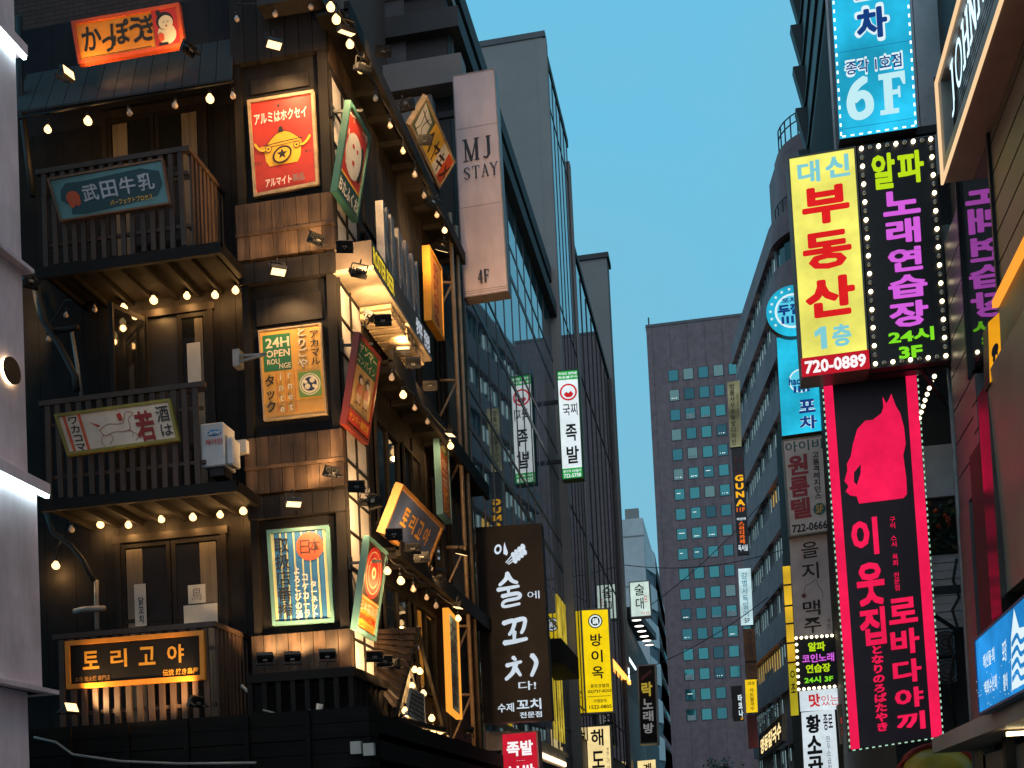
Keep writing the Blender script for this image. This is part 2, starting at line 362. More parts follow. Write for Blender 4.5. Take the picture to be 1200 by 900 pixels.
def planks_y(mb, x0, x1, z0, z1, y, w, m, th=.03, gap=.008):
    n = max(1, round((x1 - x0) / w)); w = (x1 - x0) / n
    for i in range(n): j = random.uniform(-.004, .004); mb.box(x0 + i * w + gap / 2, x0 + (i + 1) * w - gap / 2, y + j, y + th, z0, z1, m)
def planks_x(mb, x, y0, y1, z0, z1, w, m, th=.03, gap=.008):
    n = max(1, round((y1 - y0) / w)); w = (y1 - y0) / n
    for i in range(n): j = random.uniform(-.004, .004); mb.box(x - th, x + j, y0 + i * w + gap / 2, y0 + (i + 1) * w - gap / 2, z0, z1, m)

# ------------------------------------------------------------------ white building at the street's near left
XW = -7.75
wb = thing('white_building', 'pale lavender rendered building with stepped ledges beside the dark tavern', 'building', (XW - 1, 12, 0))
e1 = ox(25, 300, XW).y; e2 = ox(48, 690, XW).y; e3 = ox(39, 860, XW).y
zl = [ox(30, 322, XW).z, ox(55, 584, XW).z, ox(60, 815, XW).z, ox(23, 68, XW).z]
mb = MB()
mb.box(XW - 4, XW, 4, e1, zl[1], 22, WHITEW); mb.box(XW - 4, XW - .02, 4, e2, zl[2], zl[1], WHITEW); mb.box(XW - 4, XW - .06, 4, e3, 0.12, zl[2], WHITEW)
mb.build('wall', wb)
LEDL = glow('cool_led_strip', (.62, .92, 1), 13)
for k, (z, e, st) in enumerate(((zl[3], e1, 1), (zl[0], e1, 0), (zl[1], e2, 1), (zl[2], e3 + .3, 0))):
    m2 = MB(); m2.box(XW - .3, XW + .11, 4, e + .08, z, z + (.13 if st else .05), WHITEW); l = m2.build('ledge', wb)
    if st:
        m3 = MB(); m3.box(XW + .05, XW + .09, 4.2, e + .08, z - .035, z - .003, LEDL); m3.build('light_strip', l)
p = ox(9, 435, XW)
wl = thing('wall_lamp', 'round black backlit wall lamp glowing warm on the pale wall', 'wall lamp', p)
mb = MB(); mb.add([p + Vector((.07, .15 * math.cos(a), .15 * math.sin(a))) for a in [math.pi * i / 12 for i in range(24)]] + [p + Vector((.04, .15 * math.cos(a), .15 * math.sin(a))) for a in [math.pi * i / 12 for i in range(24)]],
   [tuple(range(24)), tuple(range(24, 48))] + [(i, (i + 1) % 24, 24 + (i + 1) % 24, 24 + i) for i in range(24)], BLACK); mb.build('cover', wl)
mb = MB(); mb.add([p + Vector((.03, .135 * math.cos(a), .135 * math.sin(a))) for a in [math.pi * i / 12 for i in range(24)]] + [p + Vector((-.01, .135 * math.cos(a), .135 * math.sin(a))) for a in [math.pi * i / 12 for i in range(24)]],
   [tuple(range(24)), tuple(range(24, 48))] + [(i, (i + 1) % 24, 24 + (i + 1) % 24, 24 + i) for i in range(24)], glow('halo_lamp', (1, .75, .42), 10)); mb.build('light_ring', wl)

# ------------------------------------------------------------------ the dark timber tavern
tv = thing('tavern_building', 'black timber tavern with balconies, posters and strings of warm bulbs', 'building', (-8, 20, 0))
def part(mb, name, parent=None, bevel=0): return mb.build(name, parent or tv, bevel)
XP0 = oy(283, 300, PF).x                       # left edge of the poster pilaster
YE = 24.2                                      # far end of the tavern along the street
ZT = 13.2
mb = MB()
planks_y(mb, -11.5, XP0 - .02, 3.2, 12.6, YW, .24, DWALL, .25, .004)
planks_y(mb, -11.5, XP0 - .02, 12.6, 14.3, YW + .05, .5, paint('slate_board', (.024, .023, .026), .8, var=.2, spec=.15), .2, .004)
mb.box(-11.5, XL - 1.4, YW + .1, YE, 14.3, 24, BRICK)
mb.box(-11.5, XL - .3, YW + .3, YE - .2, .12, 14.3, DWALL)
part(mb, 'front_wall')
# corner pilaster: plank field, two posts and three dark niches for the posters
mb = MB()
P1 = oy(307, 300, PF).x; P2 = oy(372, 300, PF).x
mb.box(XP0, XL - .02, PF + .06, PF + .3, 3.2, 20, DWALL)
for xa, xb in ((XP0, XP0 + .10), (XL - .155, XL - .02)): mb.box(xa, xb, PF - .05, PF + .06, 3.2, 15, TIMBER)
zz = [(oy(330, 0, PF).z, oy(330, 70, PF).z, DPLANK), (oy(335, 237, PF).z, oy(335, 330, PF).z, None), (oy(345, 511, PF).z, oy(345, 606, PF).z, None), (oy(350, 743, PF).z, oy(350, 786, PF).z, None)]
for i, (za, zb, m) in enumerate(zz):
    if m: planks_y(mb, XP0 - .02, XL, zb, za + 6, PF - .075, .2, m, .1)
    else:
        zm = oy(340, (0, 270, 545, 786)[i], PF).z
        planks_y(mb, XP0 - .03, XL + .005, zm, za, PF - .10, .19, BPLANK, .13)
        mb.box(XP0 - .03, XL + .01, PF - .115, PF - .02, zm - .05, zm - .003, BPLANK)
        if i in (1, 2):
            zn = oy(340, (0, 301, 577)[i], PF).z; planks_y(mb, XP0 - .025, XL + .004, zn, zm - .055, PF - .09, .19, BPLANK, .11); zm = zn
        if zb < zm - .05: planks_y(mb, XP0 - .02, XL, zb, zm - .055, PF - .08, .24, DPLANK, .1)
part(mb, 'pilaster')
# boarded lights above each poster
mb = MB()
for (a, b, c, d) in ((293, 82, 360, 108), (300, 340, 376, 380), (318, 612, 386, 622)):
    q0 = oy(a, d, PF); q1 = oy(c, b, PF); mb = MB(); mb.box(q0.x, q1.x, PF + .03, PF + .058, q0.z - .02, q1.z, DPLANK); part(mb, 'transom_board')
# sloping sheet eave over the top balcony
mb = MB(); n = 13
for i in range(n):
    f0, f1 = i / n, (i + .96) / n
    A = [oy(32 + (274 - 32) * f, 87 - 42 * f, YW + .02) for f in (f0, f1)]; B = [oy(14 + (273 - 14) * f, 131 - 40 * f, 15.2) for f in (f0, f1)]
    o = Vector((0, .0, -.03)); mb.hexa([B[0] + o, B[1] + o, A[1] + o, A[0] + o, B[0], B[1], A[1], A[0]], CORR)
part(mb, 'sheet_eave')
mb = MB(); mb.tube(qy(15.25, (14, 140), (98, 124), (200, 107), (273, 95)), .025, BLACK); part(mb, 'eave_rail')

# side wall along the street
mb = MB()
planks_x(mb, XL - .05, 16.85, YE, 3.2, ZT + .2, .21, DPLANK, .12)
mb.box(XL - .4, XL - .2, PF + .1, YE, .12, ZT + .3, DWALL)
planks_x(mb, XL - .01, 15.78, 16.85, ox(388, 75, XL).z, 20, .18, BPLANK, .1)
part(mb, 'side_wall')
mb = MB()
for (za, zb, y0, y1, m) in ((9.5, 12.6, 20.6, 21.6, DPLANK), (6.4, 8.6, 19.6, 20.6, DPLANK), (9.4, 11.6, 22.6, 23.6, BPLANK), (6.3, 8.4, 22.4, 23.5, BPLANK), (3.6, 5.9, 21.6, 23.4, DPLANK), (11.2, 13.0, 17.3, 18.4, DPLANK)):
    mb = MB(); planks_x(mb, XL - .015, y0, y1, za, zb, .16, m, .06); part(mb, 'batten_panel')
for (y0, y1, z0, z1) in ((17.3, 18.6, 6.5, 8.2), (18.9, 20.0, 6.5, 8.3), (20.9, 22.1, 6.5, 8.3), (17.2, 18.9, 9.6, 11.0), (19.0, 20.3, 9.6, 11.6), (17.4, 18.9, 4.4, 5.7), (19.2, 20.6, 4.2, 5.7), (21.7, 22.5, 9.6, 11.8)):
    mb = MB()
    for a in (y0, (y0 + y1) / 2 - .025, y1 - .05): mb.box(XL - .06, XL + .02, a, a + .05, z0, z1, TIMBER)
    for c in (z0, z1 - .05): mb.box(XL - .06, XL + .025, y0 - .02, y1 + .02, c, c + .05, TIMBER)
    f = part(mb, 'window')
    mb = MB(); mb.box(XL - .05, XL - .02, y0, y1, z0, z1, WINDK); mb.build('pane', f)
# shoji strip next to the corner
ztop = ox(384, 78, XL).z; zbot = ox(414, 790, XL).z
mb = MB(); mb.box(XL - .06, XL - .012, 15.80, 16.84, zbot, ztop, SHOJI); sh = part(mb, 'shoji_screen')
mb = MB(); nz = 17
for i in range(nz + 1): z = zbot + (ztop - zbot) * i / nz; mb.box(XL - .05, XL + .012, 15.80, 16.84, z - .016, z + .016, TIMBER)
for y in (15.80, 16.30, 16.83): mb.box(XL - .05, XL + .015, y - .016, y + .016, zbot, ztop, TIMBER)
mb.build('lattice', sh)
# three eave beams along the street side, with rafters
for (z, xo, hh) in ((13.15, .42, .24), (8.85, .40, .30), (6.02, .38, .26)):
    mb = MB()
    ye_ = YE if z < 13 else 22.7
    mb.box(XL - .05, XL + xo, 17.0 if z < 13 else 15.4, ye_, z, z + .04, TIMBER)
    mb.box(XL + xo - .06, XL + xo + .02, 17.0 if z < 13 else 15.4, ye_, z - .10, z + hh - .1, TIMBER)
    for i in range(9): y = 17.1 + i * .68; mb.box(XL - .04, XL + xo - .06, y, y + .07, z - .10, z - .003, TIMBER)
    part(mb, 'eave_beam')
mb = MB(); mb.box(XL - .9, XL + .02, 15.4, YE, ZT + .25, ZT + .33, CORR); mb.box(XL - .5, XL - .02, YE - .1, YE + .02, 3.2, ZT + .3, DPLANK); part(mb, 'roof_edge')
# balconies
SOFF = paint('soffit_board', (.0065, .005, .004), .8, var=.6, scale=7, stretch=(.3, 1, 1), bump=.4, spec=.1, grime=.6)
def balcony(tl, tr, bl, br, side=True, nf=15, lit=True):
    a, b, c, d = [oy(*p, YB) for p in (tl, tr, bl, br)]
    x0, x1, zt, zb = a.x, b.x, (a.z + b.z) / 2, (c.z + d.z) / 2
    mb = MB()
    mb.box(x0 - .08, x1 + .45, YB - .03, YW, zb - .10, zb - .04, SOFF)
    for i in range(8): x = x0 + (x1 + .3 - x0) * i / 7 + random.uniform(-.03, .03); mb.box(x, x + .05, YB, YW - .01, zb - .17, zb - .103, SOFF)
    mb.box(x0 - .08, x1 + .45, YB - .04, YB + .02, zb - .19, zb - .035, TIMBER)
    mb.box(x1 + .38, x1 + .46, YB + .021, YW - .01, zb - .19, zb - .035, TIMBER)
    bc = part(mb, 'balcony')
    mb = MB(); mb.box(x0 - .06, x1 + .05, YB - .045, YB + .03, zt - .05, zt + .02, SLATM)
    if side: mb.box(x1 - .03, x1 + .05, YB + .031, YW - .02, zt - .05, zt + .02, SLATM)
    mb.build('top_rail', bc)
    mb = MB(); w = (x1 - x0) / nf
    for i in range(nf): u = random.uniform(-.012, .012); q_ = random.uniform(-.008, .008); mb.hexa([(x0 + i * w + .02 + u, YB - .035 + q_, zb - .03 + u), (x0 + i * w + w * .62 + u, YB - .035 + q_, zb - .03 + u), (x0 + i * w + w * .62 + u, YB + q_ * .1, zb - .03 + u), (x0 + i * w + .02 + u, YB + q_ * .1, zb - .03 + u), (x0 + i * w + .02 - u * .5, YB - .035, zt - .055), (x0 + i * w + w * .62 - u * .5, YB - .035, zt - .055), (x0 + i * w + w * .62 - u * .5, YB, zt - .055), (x0 + i * w + .02 - u * .5, YB, zt - .055)], SLATM)
    for z in (zb + .25, zt - .35): mb.box(x0, x1, YB + .003, YB + .035, z, z + .05, SLATM)
    if side:
        ns = 9; w = (YW - YB) / ns
        for i in range(ns): mb.box(x1 - .0, x1 + .035, YB + .05 + i * w, YB + .05 + i * w + w * .55, zb - .03, zt - .055, SLATM)
        mb.box(x1 - .035, x1 - .003, YB + .04, YW - .03, zb + .25, zb + .30, SLATM)
    mb.build('slat_railing', bc)
    return x0, x1, zt, zb
BT = balcony((48, 205), (219, 171), (37, 314), (224, 286))
BM = balcony((52, 472), (237, 450), (62, 586), (235, 562), side=False)
BL_ = balcony((68, 747), (249, 729), (75, 861), (251, 848), nf=14)
# French doors behind each balcony
def doors(x0, x1, z0, z1, leaf_open=False, curtain=True, paper=None):
    mb = MB()
    for x in (x0, x1 - .08): mb.box(x, x + .08, YW - .05, YW - .002, z0, z1, DPLANK)
    mb.box(x0 - .03, x1 + .03, YW - .055, YW - .002, z1, z1 + .11, DPLANK)
    f = part(mb, 'door_frame')
    xm = (x0 + x1) / 2
    for a, b in ((x0 + .085, xm - .01), (xm + .01, x1 - .085)):
        if leaf_open and a < xm - .3: continue
        mb = MB()
        for x in (a, b - .06): mb.box(x, x + .06, YW - .035, YW - .004, z0, z1 - .01, DPLANK)
        for z in (z0, (z0 + z1) / 2 + .25, z1 - .075): mb.box(a + .061, b - .061, YW - .034, YW - .004, z, z + .06, DPLANK)
        mb.box(a + .061, b - .061, YW - .018, YW - .012, z0 + .061, z1 - .08, WINDK)
        if curtain:
            for i in range(22):
                xx = a + .08 + (b - a - .16) * i / 22
                if (i < 9 if a < xm - .05 else i > 12): mb.box(xx, xx + (b - a - .16) / 22 * .96, YW - .030 + random.uniform(0, .006), YW - .0185, z0 + .1, z1 - .1, CURT)
        mb.build('door_leaf', f)
        if paper:
            mb = MB(); mb.box(a + .14, b - .12, YW - .042, YW - .036, z0 + paper[0], z0 + paper[1], PAPER); mb.build('paper_notice', f)
    if leaf_open:
        mb = MB(); p0 = Vector((x0 + .09, YW - .03, 0)); dr = Vector((-.25, -.62, 0)); 
        for u, v in ((0, .08), (.92, 1)): mb.beam(p0 + dr * (u + v) / 2 + Vector((0, 0, z0)), p0 + dr * (u + v) / 2 + Vector((0, 0, z1)), .06, .05, DPLANK)
        for z in (z0 + .04, z1 - .04): mb.beam(p0 + dr * .08 + Vector((0, 0, z)), p0 + dr * .92 + Vector((0, 0, z)), .04, .07, DPLANK)
        q = [p0 + dr * .08, p0 + dr * .92]; mb.hexa([q[0] + Vector((0, 0, z0 + .05)), q[1] + Vector((0, 0, z0 + .05)), q[1] + Vector((.012, .005, z0 + .05)), q[0] + Vector((.012, .005, z0 + .05)), q[0] + Vector((0, 0, z1 - .05)), q[1] + Vector((0, 0, z1 - .05)), q[1] + Vector((.012, .005, z1 - .05)), q[0] + Vector((.012, .005, z1 - .05))], WINDK)
        mb.build('open_leaf', f)
        mb = MB(); mb.box(x0 + .085, xm - .01, YW - .004, YW - .001, z0, z1 - .01, INK); mb.build('doorway_shade_sheet', f)  # black sheet painted in place of the unlit room behind
def D(px0, px1, ptop, zb): return oy(px0, ptop, YW).x, oy(px1, ptop, YW).x, zb + .0, oy((px0 + px1) / 2, ptop, YW).z
doors(*D(120, 243, 132, BT[3]), paper=None)
doors(*D(166, 250, 369, BM[3]), leaf_open=True, paper=(oy(220, 457, YW).z - BM[3], oy(220, 404, YW).z - BM[3]))
doors(*D(136, 266, 632, BL_[3]), paper=None)
# ground-floor fascia and the deck that wraps the corner above it
mb = MB()
FASC = paint('fascia_board', (.009, .008, .007), .8, var=.5, scale=5, stretch=(.2, .2, 2), bump=.5, spec=.12)
for i in range(9): mb.box(-11.5, XL + .45, 14.9 - .03 * (i % 2) - random.uniform(0, .02), 15.3, 3.27 - i * .2, 3.46 - i * .2, FASC)
for i in range(7): x = -10.5 + i * .85; mb.box(x, x + .07, 14.80, 14.849, 1.7, 3.44, FASC)
for i in range(5): mb.box(XL + .0, XL + .45 + .02 * (i % 2), 15.31, YE, 3.15 - i * .36, 3.40 - i * .36, FASC)
mb.box(-11.5, XL + .2, 15.31, 15.6, .12, 1.7, DWALL); mb.box(XL - .2, XL + .2, 15.61, YE, .12, 1.7, DWALL)
part(mb, 'fascia')
DK = oy(413, 787, 15.2); zdt = DK.z; xd0 = oy(290, 795, 15.2).x; xd1 = DK.x; yd1 = ox(465, 800, xd1).y; zdb = oy(413, 850, 15.2).z
mb = MB()
mb.box(xd0, xd1 + .04, 15.16, 15.26, zdt - .06, zdt + .06, TIMBER); mb.box(xd1 - .06, xd1 + .04, 15.261, yd1, zdt - .06, zdt + .06, TIMBER)
mb.box(xd0, xd1 - .061, 15.261, PF - .12, zdt - .04, zdt + .02, TIMBER); mb.box(XL + .005, xd1 - .061, PF - .12, yd1, zdt - .04, zdt + .02, TIMBER)
for i in range(8): x = xd0 + (xd1 - xd0 - .06) * i / 7; mb.box(x, x + .07, 15.18, 15.24, zdb, zdt - .061, TIMBER)
for i in range(9): y = 15.3 + (yd1 - 15.4) * i / 8; mb.box(xd1 - .05, xd1, y, y + .07, zdb, zdt - .061, TIMBER)
mb.box(xd0, xd1, 15.19, 15.23, zdb - .1, zdb - .002, TIMBER); mb.box(xd1 - .04, xd1, 15.25, yd1, zdb - .1, zdb - .002, TIMBER)
part(mb, 'corner_deck')
# gable opening on the side, lit inside
g = [ox(*p, XL + .3) for p in ((489, 738), (521, 856), (462, 842))]
mb = MB(); ap, br_, bl_ = g
n = 11
q0 = ox(441, 738, XL + .02); q1 = ox(494, 735, XL + .32); q2 = ox(463, 830, XL + .32); q3 = ox(441, 800, XL + .02)
for i in range(n):
    a, b = i / n, (i + .9) / n
    A0, A1 = q0.lerp(q3, a), q1.lerp(q2, a); B0, B1 = q0.lerp(q3, b), q1.lerp(q2, b); o = Vector((-.03, -.03, .0)); u = Vector((.025, -.02, 0))
    mb.hexa([A0 + o, A1 + o, B1 + o, B0 + o, A0, A1, B1 + u, B0 + u], BPLANK)
part(mb, 'gable_screen')
mb = MB(); mb.beam(ap, br_, .06, .08, TIMBER); mb.beam(ap, bl_, .06, .08, TIMBER); mb.beam(bl_, br_, .06, .08, TIMBER)
back = [p + Vector((-.27, 0, 0)) for p in g]; mb.add(back + [p + Vector((-.02, 0, 0)) for p in back], [(0, 1, 2), (3, 5, 4)], paint('gable_back', (.10, .11, .12), .7)); part(mb, 'gable_frame')

# ------------------------------------------------------------------ left row beyond the tavern
b1 = thing('glass_office', 'low glass curtain-wall block with a dark stepped parapet behind the tavern', 'building', (-9, 32, 0))
Y1 = 24.45; Y2 = ox(648, 335, XL).y
mb = MB(); mb.box(-16, XL - .1, Y1, Y2 - .02, .12, 20.0, PARA)
mb.box(-16, XL - 1.0, Y1 - .05, Y1 - .001, 11, 20.0, paint('blue_grey_panel', (.085, .085, .09), .5, var=.2)); mb.build('wall', b1)
mb = MB(); mb.box(-16, XL + .10, Y1 - .3, Y2 - .05, 20.2, 20.7, PARA); mb.box(-16, XL + .0, Y1 - .1, Y2 - .06, 19.95, 20.197, CONC2); mb.box(-16, XL + .22, Y1 - .25, Y2 - .6, 19.0, 19.45, PARA); mb.build('parapet', b1)
mb = MB(); mb.box(-9.2, XL + .30, Y1 - .55, Y1 - .06, 17.6, 18.2, CONC); mb.box(-7.2, XL - .4, Y1 - .4, Y1 - .06, 15.6, 17.5, CONC); mb.box(-9.4, -7.4, Y1 - .5, Y1 - .06, 16.4, 17.5, PARA); mb.build('cornice', b1)
mb = MB(); mb.box(XL - .09, XL, Y1, Y2 - .05, 3.2, 19.0, GLZ); gl = mb.build('glass_wall', b1)
mb = MB(); y = Y1 + .1; k = 0
while y < Y2 - .1: mb.box(XL + .002, XL + .014, y, y + .06, 3.2, 19.0, ALU); y += 1.25
for i in range(5): z = 4.2 + i * 3.1; mb.box(XL + .003, XL + .016, Y1, Y2 - .06, z, z + .14, ALU); mb.box(XL + .003, XL + .016, Y1, Y2 - .06, z + .9, z + .97, ALU)
mb.build('mullion', gl)
random.seed(3)
SPANDREL = paint('spandrel', (.03, .06, .07), .3)
b2 = thing('glass_tower', 'tall tower with blank grey concrete flank and vertically ribbed glass front', 'building', (-10, 41, 0))
X2 = -4.75; Y2c = ox(638.5, 60, X2).y; Y3 = ox(684, 560, X2).y; zt = ox(637, 35, X2).z
xl2 = oy(540, 50, Y2c).x
mb = MB(); mb.box(xl2 - 3, X2 - .05, Y2c, Y3, .12, zt - .2, CONC); mb.box(X2 - .3, X2 + .05, Y2c - .012, Y2c + .35, .12, zt - .25, CONC); mb.build('concrete_flank', b2)
mb = MB(); mb.box(xl2 - 3, X2 + .03, Y2c - .04, Y2c + .4, zt - .198, zt, paint('coping', (.07, .07, .075), .5)); mb.box(X2 - .6, X2 + .05, Y2c + .41, Y3, zt - .9, zt - .6, PARA); mb.build('coping', b2)
mb = MB(); mb.box(X2 - .04, X2 + .02, Y2c + .36, Y3 - .36, 5, zt - .95, GLZ2); gl = mb.build('glass_wall', b2)
mb = MB(); n = 6
for i in range(n): y = Y2c + .36 + (Y3 - Y2c - .72) * i / (n - 1); mb.box(X2 + .022, X2 + .036, y - .03, y + .03, 5, zt - .95, PARA)
z = 6
while z < zt - 1: mb.box(X2 + .023, X2 + .038, Y2c + .36, Y3 - .36, z, z + .035, PARA); z += 6.8
mb.build('mullion', gl)
mb = MB(); mb.box(X2 - .5, X2 + .10, Y3 - .35, Y3 + .05, .12, ox(673, 225, X2).z, CONC); mb.box(X2 - 2, X2 - .1, Y3 - .2, Y3 + .5, zt - 1, ox(661, 140, X2).z + .4, CONC); mb.build('end_pier', b2)
b3 = thing('dark_glass_block', 'dark glass block with vertical ribs beyond the grey tower', 'building', (-10, 52, 0))
Y4 = ox(719, 560, X2).y; z3 = 24.1
mb = MB(); mb.box(-14, X2 - .05, Y3 + .06, Y4, .12, z3, PARA); mb.build('wall', b3)
mb = MB(); mb.box(X2 - .04, X2 + .02, Y3 + .06, Y4 - .3, 5, z3 - .3, GLZ2); gl = mb.build('glass_wall', b3)
mb = MB(); n = 8
for i in range(n): y = Y3 + .2 + (Y4 - Y3 - .7) * i / (n - 1); mb.box(X2 + .022, X2 + .05, y - .03, y + .03, 5, z3 - .3, PARA)
z = 6.5
while z < z3 - 1: mb.box(X2 + .023, X2 + .045, Y3 + .1, Y4 - .3, z, z + .04, PARA); z += 6.4
mb.build('mullion', gl)
mb = MB(); mb.box(X2 - .5, X2 + .14, Y4 - .29, Y4 + .02, .12, z3, paint('brown_pier', (.10, .075, .07), .6)); mb.box(X2 - 3, X2 + .06, Y3 + .08, Y4, z3 + .002, z3 + .25, PARA); mb.build('end_pier', b3)
b4 = thing('concrete_block', 'blank grey concrete block rising behind the dark glass block', 'building', (-10, 70, 0))
Y5 = Y4 + .3; xr4 = oy(711, 305, Y5).x; xl4 = oy(668, 310, Y5).x; z4 = oy(695, 304, Y5).z
mb = MB(); mb.box(xl4 - 12, xr4, Y5, Y5 + 1.2, 10, z4, CONC); mb.box(xl4 - 12, xr4 + .1, Y5 - .1, Y5 + 1.3, z4, z4 + .25, PARA); mb.build('wall', b4)
# low shop block with downlit canopy
b5 = thing('shop_block', 'dark low shopfront block with orange and white light edges', 'building', (-9, 68, 0))
mb = MB(); X5 = X2 - .1
zs = ox(735, 725, X5).z; ya = Y4 + .4; yb = 88
mb.box(-14, X5 - .05, ya, yb, .12, zs, paint('shop_dark', (.03, .026, .025), .6)); mb.build('wall', b5)
ORLED = glow('orange_led', (1, .42, .08), 2.2); WLED = glow('white_led', (.75, .95, 1), 2.2)
mb = MB(); mb.beam(ox(717, 775, X5 + .2), ox(738, 800, X5 + .2), .12, .22, ORLED); mb.build('light_edge', b5)
mb = MB(); a = ox(736, 770, X5 + .25); b = ox(745, 784, X5 + .25); mb.beam(a, b, .06, .12, WLED); mb.beam(a, Vector((a.x, a.y, a.z - 1.2)), .06, .1, WLED); mb.build('light_frame', b5)
mb = MB(); mb.box(X5 - .04, X5 + .06, ya, ya + 14, 3.0, ox(725, 800, X5).z, paint('shop_brown', (.06, .035, .025), .5)); mb.build('shopfront', b5)
# white far building
b6 = thing('white_office', 'far white office block with wavy ribbon windows beside the granite tower', 'building', (-20, 130, 0))
Y6 = 130; xa, xb = oy(725, 640, Y6).x, oy(755, 640, Y6).x; z6 = oy(740, 608, Y6).z
WFAR = paint('white_cladding', (.50, .50, .50), .6, var=.06, scale=1, grime=.08)
mb = MB(); mb.box(xa - 8, xb, Y6, Y6 + 30, .12, z6, WFAR)
for i in range(9): z = z6 - 2 - i * 5.5; mb.box(xa - 8, xb + .02, Y6 - .06, Y6 - .01, z, z + .12, CONC)
mb.box(xb - 2, xb - .5, Y6 + 1, Y6 + 2, z6, z6 + 1.4, CONC); mb.build('wall', b6)
x6 = oy(766, 690, Y6 + 40).x
for i in range(14):
    z = z6 - 5.5 - i * 4.2; mb = MB(); mb.hexa([(xb + .02, Y6 + .3, z), (xb + .9, Y6 + 4, z), (x6, Y6 + 40, z), (xb + .02, Y6 + 40, z), (xb + .02, Y6 + .3, z + 3.0), (xb + .9, Y6 + 4, z + 2.4), (x6, Y6 + 40, z + 3.0), (xb + .02, Y6 + 40, z + 3.0)], WFAR); mb.build('balcony_band', b6)
mb = MB(); mb.hexa([(xb + .02, Y6 + .5, .12), (xb + .6, Y6 + 4.2, .12), (x6 - .3, Y6 + 40, .12), (xb + .02, Y6 + 40, .12), (xb + .02, Y6 + .5, z6 - 3.4), (xb + .6, Y6 + 4.2, z6 - 3.4), (x6 - .3, Y6 + 40, z6 - 3.4), (xb + .02, Y6 + 40, z6 - 3.4)], TEAL); mb.build('ribbon_window', b6)

# ------------------------------------------------------------------ granite tower closing the street
YT = 210
t7 = thing('granite_tower', 'big dark red granite tower with small square windows closing the street', 'building', (-6, YT, 0))
xa, xb = oy(757, 383, YT).x, oy(905, 366, YT).x; zt = oy(800, 379, YT).z
mb = MB(); mb.box(xa, xb + 12, YT, YT + 25, .12, zt, REDST); mb.build('wall', t7)
mb = MB(); mb.box(xa - .1, xb + 12, YT - .1, YT + 25, zt + .002, zt + .5, paint('granite_coping', (.10, .08, .09), .6)); mb.beam((xa + .5, YT + .5, zt), (xa + .5, YT + .5, zt + 2), .25, .25, PARA); mb.build('coping', t7)
mb = MB()
for i in range(8): x = xa + 1 + i * 3.05; mb.box(x - .02, x + .02, YT - .02, YT - .004, 5, zt, paint('granite_joint', (.05, .04, .045), .8))
mb.build('panel_joint', t7)
LITW = glow('lit_ceiling', (.85, 1, .95), 1.2, small=True)
TEALV = [glass('teal_window_%d' % i, c, .05, 1.6, .05, .75) for i, c in enumerate(((.04, .22, .23), (.03, .16, .18), (.02, .09, .11), (.12, .22, .21)))]
BLIND = paint('blind', (.30, .32, .31), .7)
cols = [789, 806.5, 823.5, 841, 858]; row0 = 440; random.seed(11)
wcount = 0; rest = MB()
dz = oy(800, 440, YT).z - oy(800, 463.3, YT).z
w0 = oy(789, 440, YT)
dx = oy(806.5, 437.5, YT).x - w0.x
for r in range(18):
    for c in range(6):
        x = w0.x + c * dx; z = w0.z - r * dz
        if c >= 4 and 0 < r < 12: continue
        kind = random.choice((0, 0, 0, 1, 1, 2, 3)); m = TEALV[kind]
        def win(mb, m=m, x=x, z=z):
            mb.box(x - .92, x + .92, YT - .035, YT - .005, z - 1.10, z + 1.02, PARA); mb.box(x - .80, x + .80, YT - .05, YT - .036, z - .96, z + .92, m)
        if wcount < 100:
            mb = MB(); win(mb); o = mb.build('window', t7); q = random.random()
            if q < .45:
                mb = MB()
                if q < .14: mb.box(x - .7, x + .7, YT - .056, YT - .0505, z - .94, z - .94 + random.choice((.3, .5, .9)), BLIND)
                elif q < .32: 
                    for j in range(3): xx = x - .5 + j * .36; mb.box(xx, xx + random.uniform(.08, .3), YT - .056, YT - .0505, z - .62, z - .48, LITW)
                else: mb.box(x - .5, x + random.uniform(0, .5), YT - .056, YT - .0505, z + .1, z + .2, LITW)
                mb.build('lit_interior' if q >= .14 else 'blind', o)
            wcount += 1
        else: win(rest)
if rest.v: o = rest.build('windows_low', t7); o.name = 'low_window'; o['kind'] = 'stuff'

# ------------------------------------------------------------------ curved brown office with ribbon windows (street bends here)
c8 = thing('curved_office', 'brown office block with a rounded corner and ribbon windows', 'building', (5, 72, 0))
ang = math.radians(7.5); dv = Vector((-math.sin(ang), math.cos(ang), 0)); nv = Vector((-math.cos(ang), -math.sin(ang), 0))
p0 = oy(920, 600, 65); p0.z = 0; far = p0 + dv * 15.5
zt8 = 1.6 + (p0.y) * 0 + oy(907, 312, 66).z
def outline(off, R=3.2):
    pts = [far + nv * off, p0 + nv * off]
    c = p0 - nv * R
    for i in range(1, 9):
        a = (math.pi / 2) * i / 8; pts.append(c + nv * (R + off) * math.cos(a) - dv * (R + off) * math.sin(a))
    e = pts[-1]; pts.append(Vector((e.x + 10, e.y, 0))); pts.append(Vector((e.x + 10, far.y, 0))); return pts
def slab(mb, pts, z0, z1, m):
    n = len(pts); mb.add([(p.x, p.y, z0) for p in pts] + [(p.x, p.y, z1) for p in pts], [tuple(range(n))[::-1], tuple(range(n, 2 * n))] + [(i, (i + 1) % n, n + (i + 1) % n, n + i) for i in range(n)], m)
FH = 2.95; mb = MB(); gl = MB(); mu = MB(); z = zt8
slab(mb, outline(0), z - 1.2, z, RIBD); z -= 1.2; fl = 0
